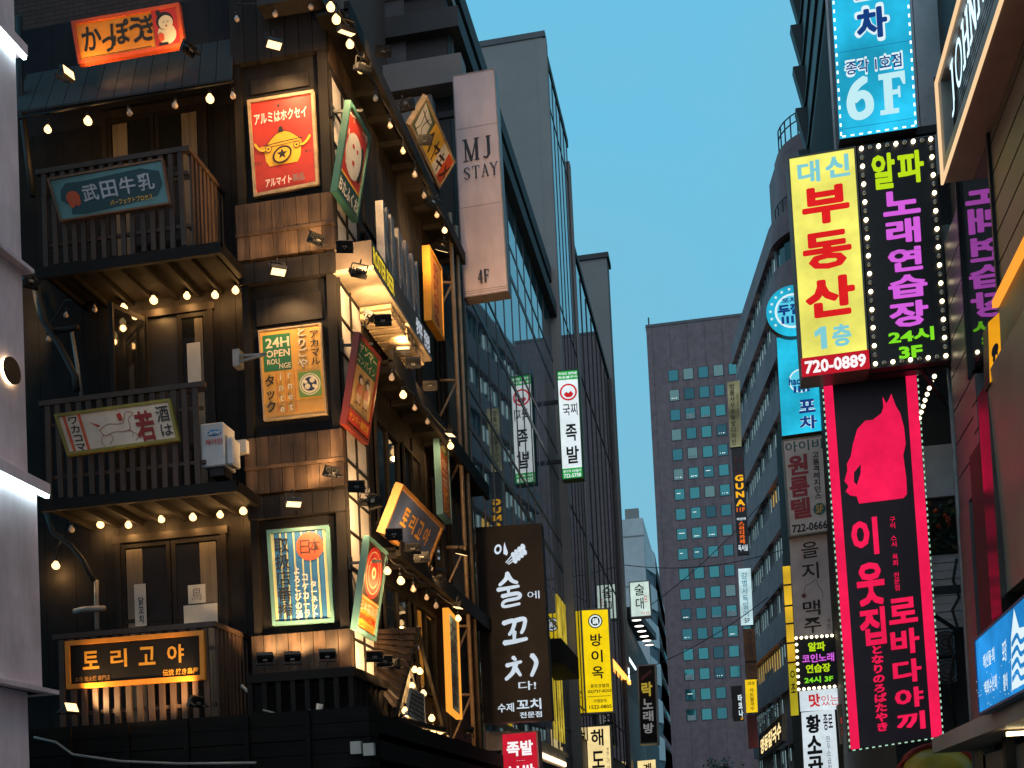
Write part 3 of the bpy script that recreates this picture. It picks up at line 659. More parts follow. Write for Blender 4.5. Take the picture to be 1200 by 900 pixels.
while z > 3:
    slab(gl, outline(-.35), z - 1.45, z, WINDK)
    slab(mb, outline(0), max(.12, z - FH), z - 1.45, RIBD)
    for i in range(19): q = p0 + dv * (15.2 * i / 18 + .1) - nv * .30; mu.box(q.x - .07, q.x + .07, q.y - .07, q.y + .07, z - 1.45, z, paint('window_post', (.30, .31, .31), .4))
    z -= FH
slab(mb, [p0 + dv * 2 + nv * -.55] + outline(-.55)[1:], zt8 - .2, zt8 + 3.5, RIBD); slab(mb, [p0 + dv * 1 + nv * -.7] + outline(-.7)[1:], zt8 + 3.5, zt8 + 4.1, RIBD)
mb.build('wall_band', c8); gl.build('ribbon_window', c8); mu.build('window_mullion', c8)
mb = MB(); pts = outline(-1.6)[:11]
for zz_ in (4.9, 5.35): 
    mb.tube([(p.x, p.y, zt8 + zz_) for p in outline(-.8)[1:10]], .04, BLACK, 4)
for p in outline(-.8)[1:10]: mb.tube([(p.x, p.y, zt8 + 4.0), (p.x, p.y, zt8 + 5.35)], .04, BLACK, 4)
q = outline(-.4)[:6]; mb.tube([(p.x, p.y, zt8 + 1.0) for p in q[1:5]], .03, BLACK, 4)
for p in q[1:5]: mb.tube([(p.x, p.y, zt8), (p.x, p.y, zt8 + 1.0)], .03, BLACK, 4)
mb.build('roof_railing', c8)
# warm lit windows along the ribbon; cool panes glow to imitate reflected sky
mb = MB(); random.seed(5); z = zt8 - 1.2
WARMW = glow('warm_office', (1, .62, .12), .9); SKYREFL = glow('sky_reflection_glow', (.55, .85, .9), .55)
for f in range(10):
    for i in range(18):
        q = random.random(); yl = (f == 7 and i > 5) or (f == 4 and 3 < i < 6)
        if q < .66 or yl:
            a = p0 + dv * (15.2 * i / 18 + .2) - nv * .33; b = a + dv * .62
            zz0 = z - 1.35 + (0 if q < .45 else .5); mm = WARMW if yl else SKYREFL
            mb.add([(a.x, a.y, zz0), (b.x, b.y, zz0), (b.x, b.y, z - .15), (a.x, a.y, z - .15)], [(0, 1, 2, 3)], mm)
    z -= FH
mb.build('glowing_window', c8)

# ------------------------------------------------------------------ sawtooth block and the right-hand street wall
s9 = thing('sawtooth_block', 'tall dark block with stepped louvre fins behind the blue lit sign', 'building', (9, 52, 0))
X9 = oy(946, 150, 58).x
mb = MB(); mb.box(X9, 18, 46, 58, .12, 52, paint('fin_grey', (.075, .08, .08), .6)); mb.build('wall', s9)
for i in range(14):
    z = oy(945, 75, 58).z + 12 - i * 2.05
    mb = MB(); mb.hexa([(X9 - .15, 57.4, z), (18, 57.4, z), (18, 58.05, z), (X9 - .15, 58.05, z), (X9 - .55, 57.4, z + 1.95), (18, 57.4, z + 1.95), (18, 58.05, z + 1.95), (X9 - .55, 58.05, z + 1.95)], paint('fin_dark', (.03, .032, .033), .6)); mb.build('fin', s9)
    mb = MB(); mb.box(X9 - .12, X9, 46, 57.38, z - .02, z + .14, PARA); mb.build('ledge', s9)
r10 = thing('side_block', 'pale panelled block with service pipes squeezed behind the hanging signs', 'building', (6, 24, 0))
SIDING = paint('pale_siding', (.78, .70, .70), .6, var=.1)
xc = oy(1076, 560, 17.2).x
mb = MB(); mb.box(2.35, 9, 17.6, 44, .12, 15.5, paint('side_wall_dark', (.035, .03, .03), .7))
planks_y(mb, 2.0, 6, 10.8, 20, 17.5, .42, SIDING, .09, .012); mb.build('wall', r10)
mb = MB(); p = oy(1094, 92, 17.5); mb.box(p.x - .0, p.x + .25, 17.46, 17.495, p.z - .7, p.z, BLACK); mb.build('window', r10)
mb = MB(); a = oy(1081, 524, 17.45); b = oy(1119, 581, 17.45); mb.box(a.x, b.x + .1, 17.42, 17.55, b.z, a.z, paint('blank_board', (.85, .78, .80), .6, var=.08)); mb.build('blank_board', r10)
mb = MB(); a = oy(1085, 652, 17.45); b = oy(1128, 735, 17.45)
for i in range(9): z = b.z + (a.z - b.z) * i / 9; mb.box(a.x, b.x, 17.40 + .01 * (i % 2), 17.5, z, z + (a.z - b.z) / 9 - .01, SIDING)
mb.build('siding', r10)
mb = MB(); a = oy(1080, 590, 17.5); b = oy(1125, 650, 17.5); mb.box(a.x, b.x, 17.44, 17.52, b.z, a.z, INK); mb.build('dark_recess', r10)
n11 = thing('bronze_building', 'bronze panelled building with a framed lit sign and awning at near right', 'building', (7, 12, 0))
Yc = 15.45
BRZ = paint('bronze_panel', (.16, .13, .105), .42, .5, var=.12, scale=1.2, stretch=(1, .4, 1))
GRP = paint('grey_panel', (.17, .155, .15), .4, .3, var=.1)
mb = MB(); mb.box(XR + .12, 10, 2, Yc, .12, 22, paint('core_dark', (.03, .028, .028), .6)); mb.build('wall', n11)
# cladding panels with open joints
def panel_x(name, m, y0, y1, z0, z1, rows=1, x=XR, th=.1, gap=.012):
    mb = MB(); h_ = (z1 - z0) / rows
    for i in range(rows): mb.box(x, x + th, y0, y1, z0 + i * h_ + gap, z0 + (i + 1) * h_ - gap, m)
    return mb.build(name, n11)
yA = ox(1130, 330, XR).y; yB = ox(1178, 330, XR).y
zf = ox(1107, 216, XR).z
panel_x('corner_panel', GRP, yA, Yc, 5.4, zf - .6, 8)
yw2 = ox(1168, 300, XR).y
mb = MB(); mb.box(XR + .01, XR + .1, yw2, yA - .02, 6.75, zf - .25, glass('mirror_window', (.02, .02, .022), .015, 2.6, .03)); w_ = mb.build('window', n11)
mb = MB(); mb.box(XR - .03, XR + .1, yw2 - .05, yw2, 6.7, zf - .2, BLACK); mb.build('frame', w_); mb = MB(); mb.box(XR - .03, XR + .1, yA - .02, yA + .03, 6.7, zf - .2, BLACK); mb.build('frame', w_)
panel_x('upper_panel', BRZ, 7, yw2 - .06, 6.95, zf - .25, 7)
panel_x('lower_panel', GRP, ox(1150, 560, XR).y, yA, 5.4, 6.69, 4)
yb0 = ox(1152, 600, XR).y
BRM = paint('bronze_mirror', (.36, .27, .19), .38, .35, var=.05, scale=.8, bump=.3, stretch=(1, .3, 3))
a = ox(1164, 470, XR - .25); mb = MB()
for i in range(6):
    f0, f1 = i / 6, (i + 1) / 6; xx = lambda f: XR - .24 - .06 * f ** 1.6; zz1 = lambda f: 3.8 + 2.15 * f
    mb.hexa([(xx(f0), 7, zz1(f0)), (xx(f0), a.y, zz1(f0)), (XR + .05, a.y, zz1(f0)), (XR + .05, 7, zz1(f0)), (xx(f1), 7, zz1(f1)), (xx(f1), a.y, zz1(f1)), (XR + .05, a.y, zz1(f1)), (XR + .05, 7, zz1(f1))], BRM)
mb.build('bronze_cladding', n11)
mb = MB(); mb.box(XR - .30, XR + .05, a.y + .001, a.y + .45, 3.6, 5.9, paint('mirror_pier', (.12, .095, .09), .2, 1., var=.03)); mb.build('mirror_pier', n11)
a2 = ox(1165, 357, XR - .12); mb = MB(); mb.box(XR - .14, XR - .02, 7, a2.y, a2.z - .035, a2.z + .035, glow('orange_edge', (1, .36, .04), 1.1)); mb.build('light_edge', n11)
mb = MB(); mb.box(XR - .08, XR + .05, 7, a2.y, 5.96, a2.z - .036, BRZ); mb.build('gold_band', n11)
mb = MB(); mb.box(XR - .06, XR + .1, a.y + .46, ox(1140, 600, XR - .06).y, 3.3, 5.8, INK); mb.build('black_pillar', n11)  # black pillar, standing slightly proud of the panels
mb = MB(); mb.box(XR - .02, XR + .1, ox(1138, 600, XR).y, Yc, .12, 5.38, GRP); mb.build('corner_pier', n11)
mb = MB()
for px in (1113, 1117.5, 1121): q = oy(px, 480, 15.9); mb.tube([(q.x, 15.75, .2), (q.x, 15.75, 9.2)], .035, PIPE)
mb.build('drain_pipe', n11)
# big framed fascia sign recess
xf = XR - .3; fa = ox(1106, 215, xf); fb = ox(1098, 98, xf)
WARMTRIM = paint('pale_trim', (.42, .36, .31), .45, .2, var=.08)
EDGE = glow('warm_edge_led', (1, .66, .36), 1.0)
mb = MB(); ye = fa.y; z0, z1 = fa.z, fb.z
mb.box(xf, XR + .1, 4, ye, z0 - .0, z0 + .22, WARMTRIM); mb.box(xf, XR + .1, 4, ye, z1 - .10, z1, WARMTRIM); mb.box(xf, XR + .1, ye - .18, ye, z0 + .221, z1 - .101, WARMTRIM)
fr = mb.build('sign_frame', n11)
mb = MB(); mb.box(xf - .03, xf - .002, 4, ye + .01, z0 - .01, z0 + .025, EDGE); mb.box(xf - .03, xf - .002, 4, ye + .01, z1 - .03, z1 + .005, EDGE); mb.box(xf - .03, xf - .002, ye - .04, ye + .01, z0 + .026, z1 - .031, EDGE); mb.build('light_edge', fr)
mb = MB(); mb.box(xf + .12, XR + .11, 4, ye - .19, z0 + .23, z1 - .11, PARA)
for i in range(6): z = z0 + .4 + i * (z1 - z0 - .8) / 6; mb.box(xf + .10, xf + .119, 4, ye - .2, z, z + .04, BLACK)
mb.build('sign_backing', fr)
# awning
ax = XR - .45
A = ox(1092, 868, ax); B = ox(1098, 881, ax)
mb = MB(); mb.box(ax, XR + .1, 6, A.y, B.z, A.z + .02, paint('awning_beige', (.42, .33, .26), .5, var=.08)); mb.build('awning', n11)
AWL = glow('awning_tube', (1, .78, .42), 6)
for yy in (12.2, 11.2, 10.2, 9.2):
    mb = MB(); mb.box(ax + .12, XR + .05, yy, yy + .05, B.z - .07, B.z - .03, AWL); mb.build('tube_light', n11)
mb = MB(); mb.box(XR - .02, XR + .1, 6, Yc - .5, .12, B.z - .1, paint('shop_beige', (.22, .18, .15), .5)); mb.box(XR - .12, XR - .021, 13.3, 13.42, .12, B.z - .003, BLACK); mb.build('shopfront', n11)
# ------------------------------------------------------------------ painted signs on the tavern
TAN = paint('aged_frame', (.36, .26, .15), .6, var=.3, scale=10)
def P_(name, r, g, b, **k): return paint(name, rgb(r, g, b), k.pop('rough', .5), var=k.pop('var', .12), **k)
ORANGE = P_('sign_orange', 225, 140, 40); ORED = P_('sign_red_orange', 214, 84, 40); REDP = P_('sign_red', 190, 48, 38); GOLD = P_('gold_paint', 235, 165, 50)
CREAM = P_('cream', 232, 212, 170); YEL = P_('sign_yellow', 240, 180, 50); GRN = P_('sign_green', 40, 110, 62); GRN2 = P_('leaf_green', 105, 140, 60)
TEALP = P_('sign_teal', 95, 140, 140); DTEAL = P_('deep_teal', 35, 72, 76); BLUEP = P_('stripe_blue', 50, 110, 160); MINT = P_('mint_frame', 92, 135, 130)
PINKW = P_('pink_white', 225, 200, 175); NAVY = P_('navy', 30, 42, 70); GREYP = P_('grey_print', 120, 110, 105)
# kappou sign
s = Sign('painted_sign', 'orange board with brushed Japanese writing and a woman on red', qy(15.3, (84, 26), (210, 4), (217, 54), (92.5, 76)), ORANGE, depth=.06, group=None)
s.rect(.05, .86, .70, .875, INK)
for ch, r in zip('かっぽうぎ', ((.07, .17, .25, .74), (.25, .48, .36, .84), (.34, .14, .52, .72), (.52, .14, .64, .74), (.62, .12, .76, .74))): s.text(ch, r, INK, .028)
s.text('和食居酒屋', (.38, .89, .68, .955), ORED, 0)
s.rect(.74, .06, .965, .94, REDP)
s.ell(.855, .66, .085, .24, CREAM); s.ell(.85, .36, .078, .21, INK); s.ell(.858, .40, .066, .17, CREAM); s.ell(.80, .16, .02, .07, INK)
s.stroke([(.83, .38), (.848, .39)], .008, INK); s.stroke([(.868, .38), (.886, .39)], .008, INK); s.ell(.86, .48, .008, .02, REDP); s.ell(.80, .72, .03, .10, ORED); s.rect(.775, .86, .86, .92, INK)
s.frame(ORED, .05, .02); s.done()
# pot poster
s = Sign('enamel_sign', 'red poster with a yellow lidded pot and black star', qy(PF + .0, (290.3, 118.3), (367.5, 106), (373.7, 216), (298, 231)), P_('poster_red', 178, 50, 36), depth=.05)
s.star(.46, .10, .035, INK); s.text('アルミはホクセイ', (.08, .15, .88, .265), WHT, .03)
body = [(.20, .53), (.22, .66), (.27, .72), (.70, .72), (.75, .66), (.78, .51), (.50, .50)]
s.poly([(.14, .505), (.25, .50), (.24, .535), (.15, .54)], YEL); s.poly(body, YEL)
lid = [(.24 + .54 * i / 12, .50 - .125 * math.sin(math.pi * i / 12)) for i in range(13)]; s.poly(lid + [(.78, .515), (.24, .515)], YEL)
s.curve([(.20, .50), (.5, .485), (.80, .475)], .012, INK); s.curve([(.21, .525), (.5, .515), (.80, .50)], .008, INK); s.curve([(.24, .50)] + lid[2:11:2] + [(.78, .49)], .006, INK)
s.poly([(.44, .385), (.445, .335), (.475, .32), (.505, .335), (.51, .385)], INK)
for k in (1, -1):
    c = .49
    s.curve([(c + k * .22, .53), (c + k * .30, .55), (c + k * .37, .52), (c + k * .42, .47)], .050, INK); s.curve([(c + k * .22, .53), (c + k * .30, .55), (c + k * .37, .52), (c + k * .42, .47)], .036, YEL)
    s.disc(c + k * .215, .545, .05, INK); s.disc(c + k * .215, .545, .04, YEL); s.disc(c + k * .215, .545, .015, INK)
s.ell(.48, .625, .155, .085, INK, rot=-.45); s.ell(.48, .625, .125, .066, YEL, rot=-.45); s.star(.48, .62, .085, INK)
s.text('できと', (.04, .66, .17, .70), INK, .02); s.text('安心', (.82, .62, .94, .655), INK, .02); s.text('アルマイト', (.20, .855, .60, .94), WHT, .03); s.text('製品', (.62, .855, .80, .935), GREYP, .02)
s.frame(TAN, .04, .02); s.done()
# 24H poster
s = Sign('enamel_sign', 'yellow poster with a green 24H OPEN square and a round crest', qy(PF + .0, (303, 387.7), (376, 378.7), (383, 485), (309.4, 493)), P_('poster_yellow', 222, 160, 62), depth=.05)
s.rect(.02, .82, .98, .985, P_('poster_ochre', 190, 140, 62)); s.rect(.055, .065, .50, .465, GRN)
s.text('24H', (.10, .10, .48, .21), CREAM, .03); s.text('OPEN', (.10, .235, .48, .315), CREAM, .03); s.text('ROU', (.11, .335, .31, .395), CREAM, .015); s.text('NGE', (.30, .39, .49, .45), CREAM, .02)
s.vtext('とりごや', (.60, .02, .77, .475), GREYP, .03); s.vtext('とりごや', (.592, .016, .762, .47), CREAM, .015)
s.vtext('アカマル', (.80, .06, .96, .46), INK, .02)
s.vtext('タック', (.05, .50, .22, .93), INK, .03)
for x in (.245, .385, .53): s.rect(x, .47, x + .008, .95, ORED)
s.vtext('inte', (.255, .48, .385, .95), GREYP, .02); s.vtext('rnet', (.395, .47, .53, .94), GREYP, .02); s.vtext('inte', (.25, .477, .38, .945), CREAM, .01); s.vtext('rnet', (.39, .467, .525, .935), CREAM, .01)
s.rect(.60, .52, .955, .80, GRN2); c = (.775, .66)
s.disc(*c, .155, CREAM); s.disc(*c, .14, GRN2); s.disc(*c, .128, CREAM); s.disc(*c, .10, NAVY); s.disc(.735, .685, .04, CREAM); s.disc(.815, .62, .038, CREAM); s.ell(.70, .63, .045, .02, CREAM, rot=.6); s.ell(.85, .69, .045, .02, CREAM, rot=.6)
s.frame(TAN, .018, .015); s.done()
# striped poster
s = Sign('enamel_sign', 'blue and cream striped poster with a red sun disc', qy(PF + .0, (313.3, 622), (385, 616), (392, 728.6), (320.4, 733)), BLUEP, depth=.06)
for a, b in ((.04, .10), (.19, .22), (.29, .315), (.41, .435), (.54, .565), (.66, .685), (.78, .81), (.90, .96)): s.rect(a, .04, b, .97, P_('stripe_cream', 190, 190, 140))
s.disc(.68, .20, .20, P_('sun_red', 226, 88, 52)); s.text('日', (.52, .13, .68, .28), P_('brown_ink', 70, 40, 25), .01); s.text('本', (.67, .125, .85, .275), P_('brown_ink', 70, 40, 25), .01)
for i, c in enumerate('取扱店番搾'): s.text(c, (.10, .09 + .172 * i, .34, .245 + .172 * i), INK, .008)
s.vtext('よろこびの湯', (.385, .40, .50, .945), WHT, .03); s.vtext('コケカーラ', (.515, .47, .63, .945), WHT, .03); s.vtext('ターネット', (.65, .56, .76, .945), WHT, .03)
s.frame(MINT, .045, .03); s.done()
# balcony signs
s = Sign('hanging_sign', 'teal board with silver Japanese letters on the top balcony railing', qy(YB - .08, (56, 210), (191, 186), (200, 239), (71, 260)), TEALP, depth=.05)
pts = [(.08, .30), (.14, .16), (.30, .18), (.80, .12), (.95, .25), (.96, .55), (.90, .78), (.70, .84), (.25, .92), (.12, .88), (.14, .70), (.06, .52)]
s.poly(pts, DTEAL); s.disc(.175, .56, .10, P_('sign_dusk_brown', 60, 45, 45)); s.ell(.17, .52, .06, .16, ORED); s.ell(.15, .62, .03, .12, ORED); s.ell(.20, .60, .03, .12, ORED)
SILV = P_('silver_paint', 190, 188, 190)
for i, c in enumerate('武田牛乳'): s.text(c, (.26 + .165 * i, .28 - .01 * i, .40 + .165 * i, .66 - .01 * i), SILV, .025)
s.text('パーフェクトプロセス', (.48, .72, .86, .84), YEL, .02); s.frame(P_('old_wood', 120, 85, 60), .025, .02); s.done()
s = Sign('hanging_sign', 'cream board with a galloping horse outline and a mossy frame', qy(YB - .08, (64, 486), (199.5, 467.5), (210.5, 516), (79.5, 534)), PINKW, depth=.05)
for a in (.06, .19): s.rect(a, .05, a + .025, .95, ORED)
s.vtext('ワカコマ', (.09, .08, .185, .94), INK, .02)
RB = P_('rust_brown', 150, 60, 45)
s.curve([(.34, .52), (.42, .40), (.50, .42), (.56, .40), (.60, .18), (.66, .20), (.645, .26), (.61, .34), (.61, .55), (.56, .62), (.46, .60), (.38, .66), (.34, .52)], .008, RB)
for leg in ([(.37, .62), (.33, .78), (.35, .90)], [(.41, .62), (.44, .74), (.40, .86)], [(.56, .60), (.62, .64), (.61, .76)], [(.59, .58), (.66, .76), (.63, .86)]): s.curve(leg, .007, RB)
s.poly([(.28, .30), (.36, .40), (.34, .44)], REDP); s.poly([(.52, .20), (.56, .16), (.565, .34), (.53, .36)], REDP)
s.text('若', (.66, .20, .82, .92), P_('deep_red', 150, 35, 35), .04); s.text('酒', (.855, .14, .965, .52), INK, .01); s.text('は', (.865, .58, .965, .86), INK, .01)
s.frame(P_('moss_frame', 140, 125, 50), .04, .02); s.done()
s = Sign('name_board', 'black wooden board with gold Korean letters on the lowest balcony', qy(YB - .08, (77, 752), (239, 739), (240.5, 796), (79, 807.5)), TIMBER, depth=.06)
for i, c in enumerate('토리고야'): s.text(c, (.12 + .205 * i, .24, .24 + .205 * i, .62), GOLD, .03)
s.text('伝統 焼き鳥屋', (.70, .74, .955, .88), GOLD, .02); s.text('本格 炭火焼 専門店', (.06, .76, .32, .88), P_('dull_gold', 120, 85, 35), .02)
s.frame(ORANGE, .06, .025); s.done()
# outward-leaning signs on the street side
s = Sign('projecting_sign', 'red and green tilted sign with a round white face', lean(XL + .10, (409, 119), (433, 159), (417, 261), (392, 224)), P_('side_red', 205, 60, 40), depth=.06)
s.poly([(0, .72), (1, .72), (1, 1), (0, 1)], DTEAL); s.poly([(0, .70), (1, .70), (1, .725), (0, .725)], YEL)
s.ell(.5, .43, .36, .235, WHT); s.ell(.80, .42, .10, .2, INK); s.ell(.68, .42, .13, .18, WHT); s.ell(.42, .34, .05, .02, REDP); s.ell(.6, .34, .05, .02, REDP); s.ell(.5, .50, .05, .025, REDP); s.curve([(.15, .25), (.2, .42), (.2, .6)], .03, WHT)
s.text('一番', (.08, .06, .34, .13), WHT, .02); s.text('一の', (.66, .05, .9, .13), WHT, .02); s.text('おたふくお', (.06, .78, .94, .93), WHT, .04); s.frame(P_('green_frame', 50, 95, 85), .05, .03); s.done()
s = Sign('projecting_sign', 'green, cream and red tilted sign with two small girls', lean(XL + .10, (421.6, 391), (443, 418), (429.5, 521), (403, 497)), P_('side_cream', 225, 170, 100), depth=.06)
s.rect(.0, .0, 1, .30, GRN); s.text('ヤンマー', (.12, .05, .92, .16), CREAM, .03); s.text('コンバイン', (.10, .18, .90, .27), CREAM, .02)
for a in (.38, .64):
    s.ell(a, .42, .11, .05, INK); s.ell(a + .02, .43, .075, .035, PINKW); s.poly([(a - .10, .58), (a - .07, .47), (a + .08, .47), (a + .11, .58)], ORED if a < .5 else REDP); s.rect(a - .07, .58, a - .02, .67, PINKW); s.rect(a + .02, .58, a + .07, .67, PINKW); s.rect(a - .09, .67, a - .01, .69, INK); s.rect(a + .02, .67, a + .10, .69, INK)
s.text('安心確実', (.2, .72, .8, .75), GREYP, .01); s.rect(0, .79, 1, .94, REDP); s.text('ヤンマー農機店', (.08, .82, .92, .91), YEL, .03); s.frame(P_('red_frame', 130, 45, 30), .045, .03); s.done()
s = Sign('projecting_sign', 'tilted sign with red rings on black over an orange field', lean(XL + .10, (430.7, 628), (453, 647), (438.7, 751), (415.5, 737)), P_('side_orange', 240, 165, 60), depth=.06)
s.rect(0, 0, 1, .60, P_('ring_ground', 52, 34, 30))
for r, m in ((.42, REDP), (.35, CREAM), (.33, REDP), (.25, CREAM), (.23, REDP), (.10, CREAM), (.05, REDP)): s.ell(.5, .32, r, r * .66, m)
s.text('日本橋温店', (.08, .66, .92, .77), CREAM, .03); s.text('SAWAICOME', (.1, .80, .9, .87), REDP, .02); s.text('ほてるまいた', (.15, .90, .85, .95), ORED, .01); s.rect(.06, .625, .94, .635, CREAM); s.frame(MINT, .045, .03); s.done()
s = Sign('projecting_sign', 'yellow, white and orange tilted sign with big dark strokes', lean(XL + .40, (499, 113), (532.5, 188), (514, 220), (479, 146)), P_('hot_yellow', 250, 200, 70), depth=.06)
s.rect(0, 0, .36, 1, P_('grey_green', 90, 105, 80)); s.poly([(.05, .1), (.30, .2), (.34, .9), (.08, .8)], WHT)
for q in ([(.08, .3), (.2, .35), (.3, .3)], [(.12, .2), (.16, .6), (.12, .85)], [(.24, .25), (.2, .6), (.28, .85)]): s.curve(q, .02, INK)
s.rect(.36, 0, .66, 1, P_('hot_yellow', 250, 200, 70)); s.rect(.66, 0, .83, 1, WHT); s.rect(.83, 0, 1, 1, ORED)
for i, c in enumerate('ヘヤキメ'): s.text(c, (.36 + .165 * i, .25, .50 + .165 * i, .85), P_('brown_ink', 70, 40, 25), .03)
s.frame(TAN, .04, .03); s.done()
# slate sign with gold hangul, leaning out
s = Sign('name_board', 'slate grey leaning board with gold Korean letters and lamps below', lean(XL + .34, (468, 568), (520, 615), (498.5, 666.6), (447, 624.6)), P_('slate_ground', 74, 90, 130), depth=.08)
for i, c in enumerate('토리고야'): s.text(c, (.22 + .16 * i, .26, .34 + .16 * i, .62), GOLD, .03)
s.rect(.02, .66, .40, .667, GREYP); s.frame(P_('amber_frame', 150, 105, 50), .05, .04); s.done()
# narrow upright signs at the far end
s = Sign('upright_sign', 'tall narrow yellow sign with red letters beside the scaffold pipe', lean(XL + .25, (502, 288), (517.5, 314), (520, 399), (505, 375)), P_('amber_ground', 225, 150, 45), depth=.12)
s.vtext('오사카식주점', (.25, .1, .75, .92), P_('brick_red', 170, 50, 35), .03); s.frame(GOLD, .04, .02); s.done()
s = Sign('upright_sign', 'tall narrow rust and gold sign with a green crest', lean(XL + .25, (514.5, 505), (523.5, 519), (529, 614), (518, 602)), P_('rust_ground', 165, 85, 50), depth=.10)
s.ell(.5, .13, .38, .09, GRN); s.ell(.5, .13, .28, .06, CREAM); s.vtext('生一番', (.2, .28, .8, .62), CREAM, .03); s.vtext('ヱビス', (.15, .64, .85, .95), GOLD, .04); s.frame(P_('blue_edge', 80, 120, 130), .03, .02); s.done()
s = Sign('upright_sign', 'tall narrow pale blue sign with an orange frame', lean(XL + .22, (524, 713), (535.5, 726), (540, 843), (528, 833)), P_('pale_blue_ground', 120, 150, 155), depth=.08)
s.vtext('大衆酒場鳥', (.2, .06, .8, .95), P_('ink_blue', 45, 55, 70), .03)
for t in (.22, .41, .60, .79): s.rect(.06, t, .94, t + .008, P_('ink_blue', 45, 55, 70))
s.frame(P_('orange_edge', 170, 80, 40), .05, .03); s.done()
# beer billboard box with standing letters
X0 = XL + .52; a = ox(435, 281, X0); b = ox(504, 403, X0); zb = ox(433, 306, X0).z; zt = a.z
bb = thing('billboard', 'brown box billboard carrying tall silver standing letters', 'billboard', (X0 - .2, (a.y + b.y) / 2, zb))
BOXM = paint('billboard_box', (.10, .075, .055), .5, var=.15)
mb = MB(); mb.box(XL - .04, X0, a.y, b.y, zb, zt, BOXM); mb.box(XL - .04, X0 + .02, a.y - .01, b.y, zb - .06, zb - .002, paint('box_trim', (.30, .24, .17), .5)); mb.build('box', bb)
sg = Sign.__new__(Sign); sg.q = [Vector((X0, a.y, zt)), Vector((X0, b.y, zt)), Vector((X0, b.y, zb)), Vector((X0, a.y, zb))]
# the writing runs towards the far end, as seen from the street
sg.N = Vector((1, 0, 0)); sg.W = b.y - a.y; sg.H = zt - zb; sg.k = 0; sg.mb = MB()
LY = glow('letter_yellow', rgb(250, 215, 60), .9); LWH = glow('letter_white', rgb(215, 225, 235), .8)
sg.text('ROSTER BEER', (.02, .15, .34, .85), LY, .03); sg.text('생맥주', (.72, .12, .84, .88), LWH, .03); sg.text('전문점', (.87, .12, .98, .88), LWH, .03); sg.mb.build('lettering', bb)
mb = MB()
sv = sg; sv.mb = MB(); KM = paint('letter_silver', (.33, .31, .30), .4, .4)
lt, lb = zt + .06, zt + 1.05
for i, c in enumerate('KIRIN'):
    vs, fs = glyphs(c, .03); x0 = min(v[0] for v in vs); x1 = max(v[0] for v in vs); y0 = min(v[1] for v in vs); y1 = max(v[1] for v in vs)
    ya = a.y + sg.W * (.27 + .125 * i); wy = sg.W * (.11 if c != 'I' else .05)
    f = [Vector((X0 - .05, ya + wy * (x - x0) / (x1 - x0), lt + (lb - lt) * (y - y0) / (y1 - y0))) for x, y in vs]; bk = [p - Vector((.12, 0, 0)) for p in f]
    mb.add(f, fs, KM); mb.add(bk, fs, KM)
    from collections import Counter
    ec = Counter(); 
    for fc in fs:
        for k in range(len(fc)): ec[tuple(sorted((fc[k], fc[(k + 1) % len(fc)])))] += 1
    for (e0, e1), cn in ec.items():
        if cn == 1: mb.add([f[e0], f[e1], bk[e1], bk[e0]], [(0, 1, 2, 3)], KM)
mb.build('standing_letters', bb)
mb = MB(); n = 9; c0 = ox(443, 345, XL + .40); c1 = ox(490, 400, XL + .40)
for i in range(n):
    f = i / n; y = a.y + sg.W * (.30 + .6 * f); mb.box(XL + .02, X0 - .02, y, y + sg.W * .045, zb - .28, zb - .2, TAN); mb.box(XL + .02, X0 - .02, y, y + sg.W * .045, zb - .16, zb - .10, TAN)
mb.build('slat_soffit', bb)

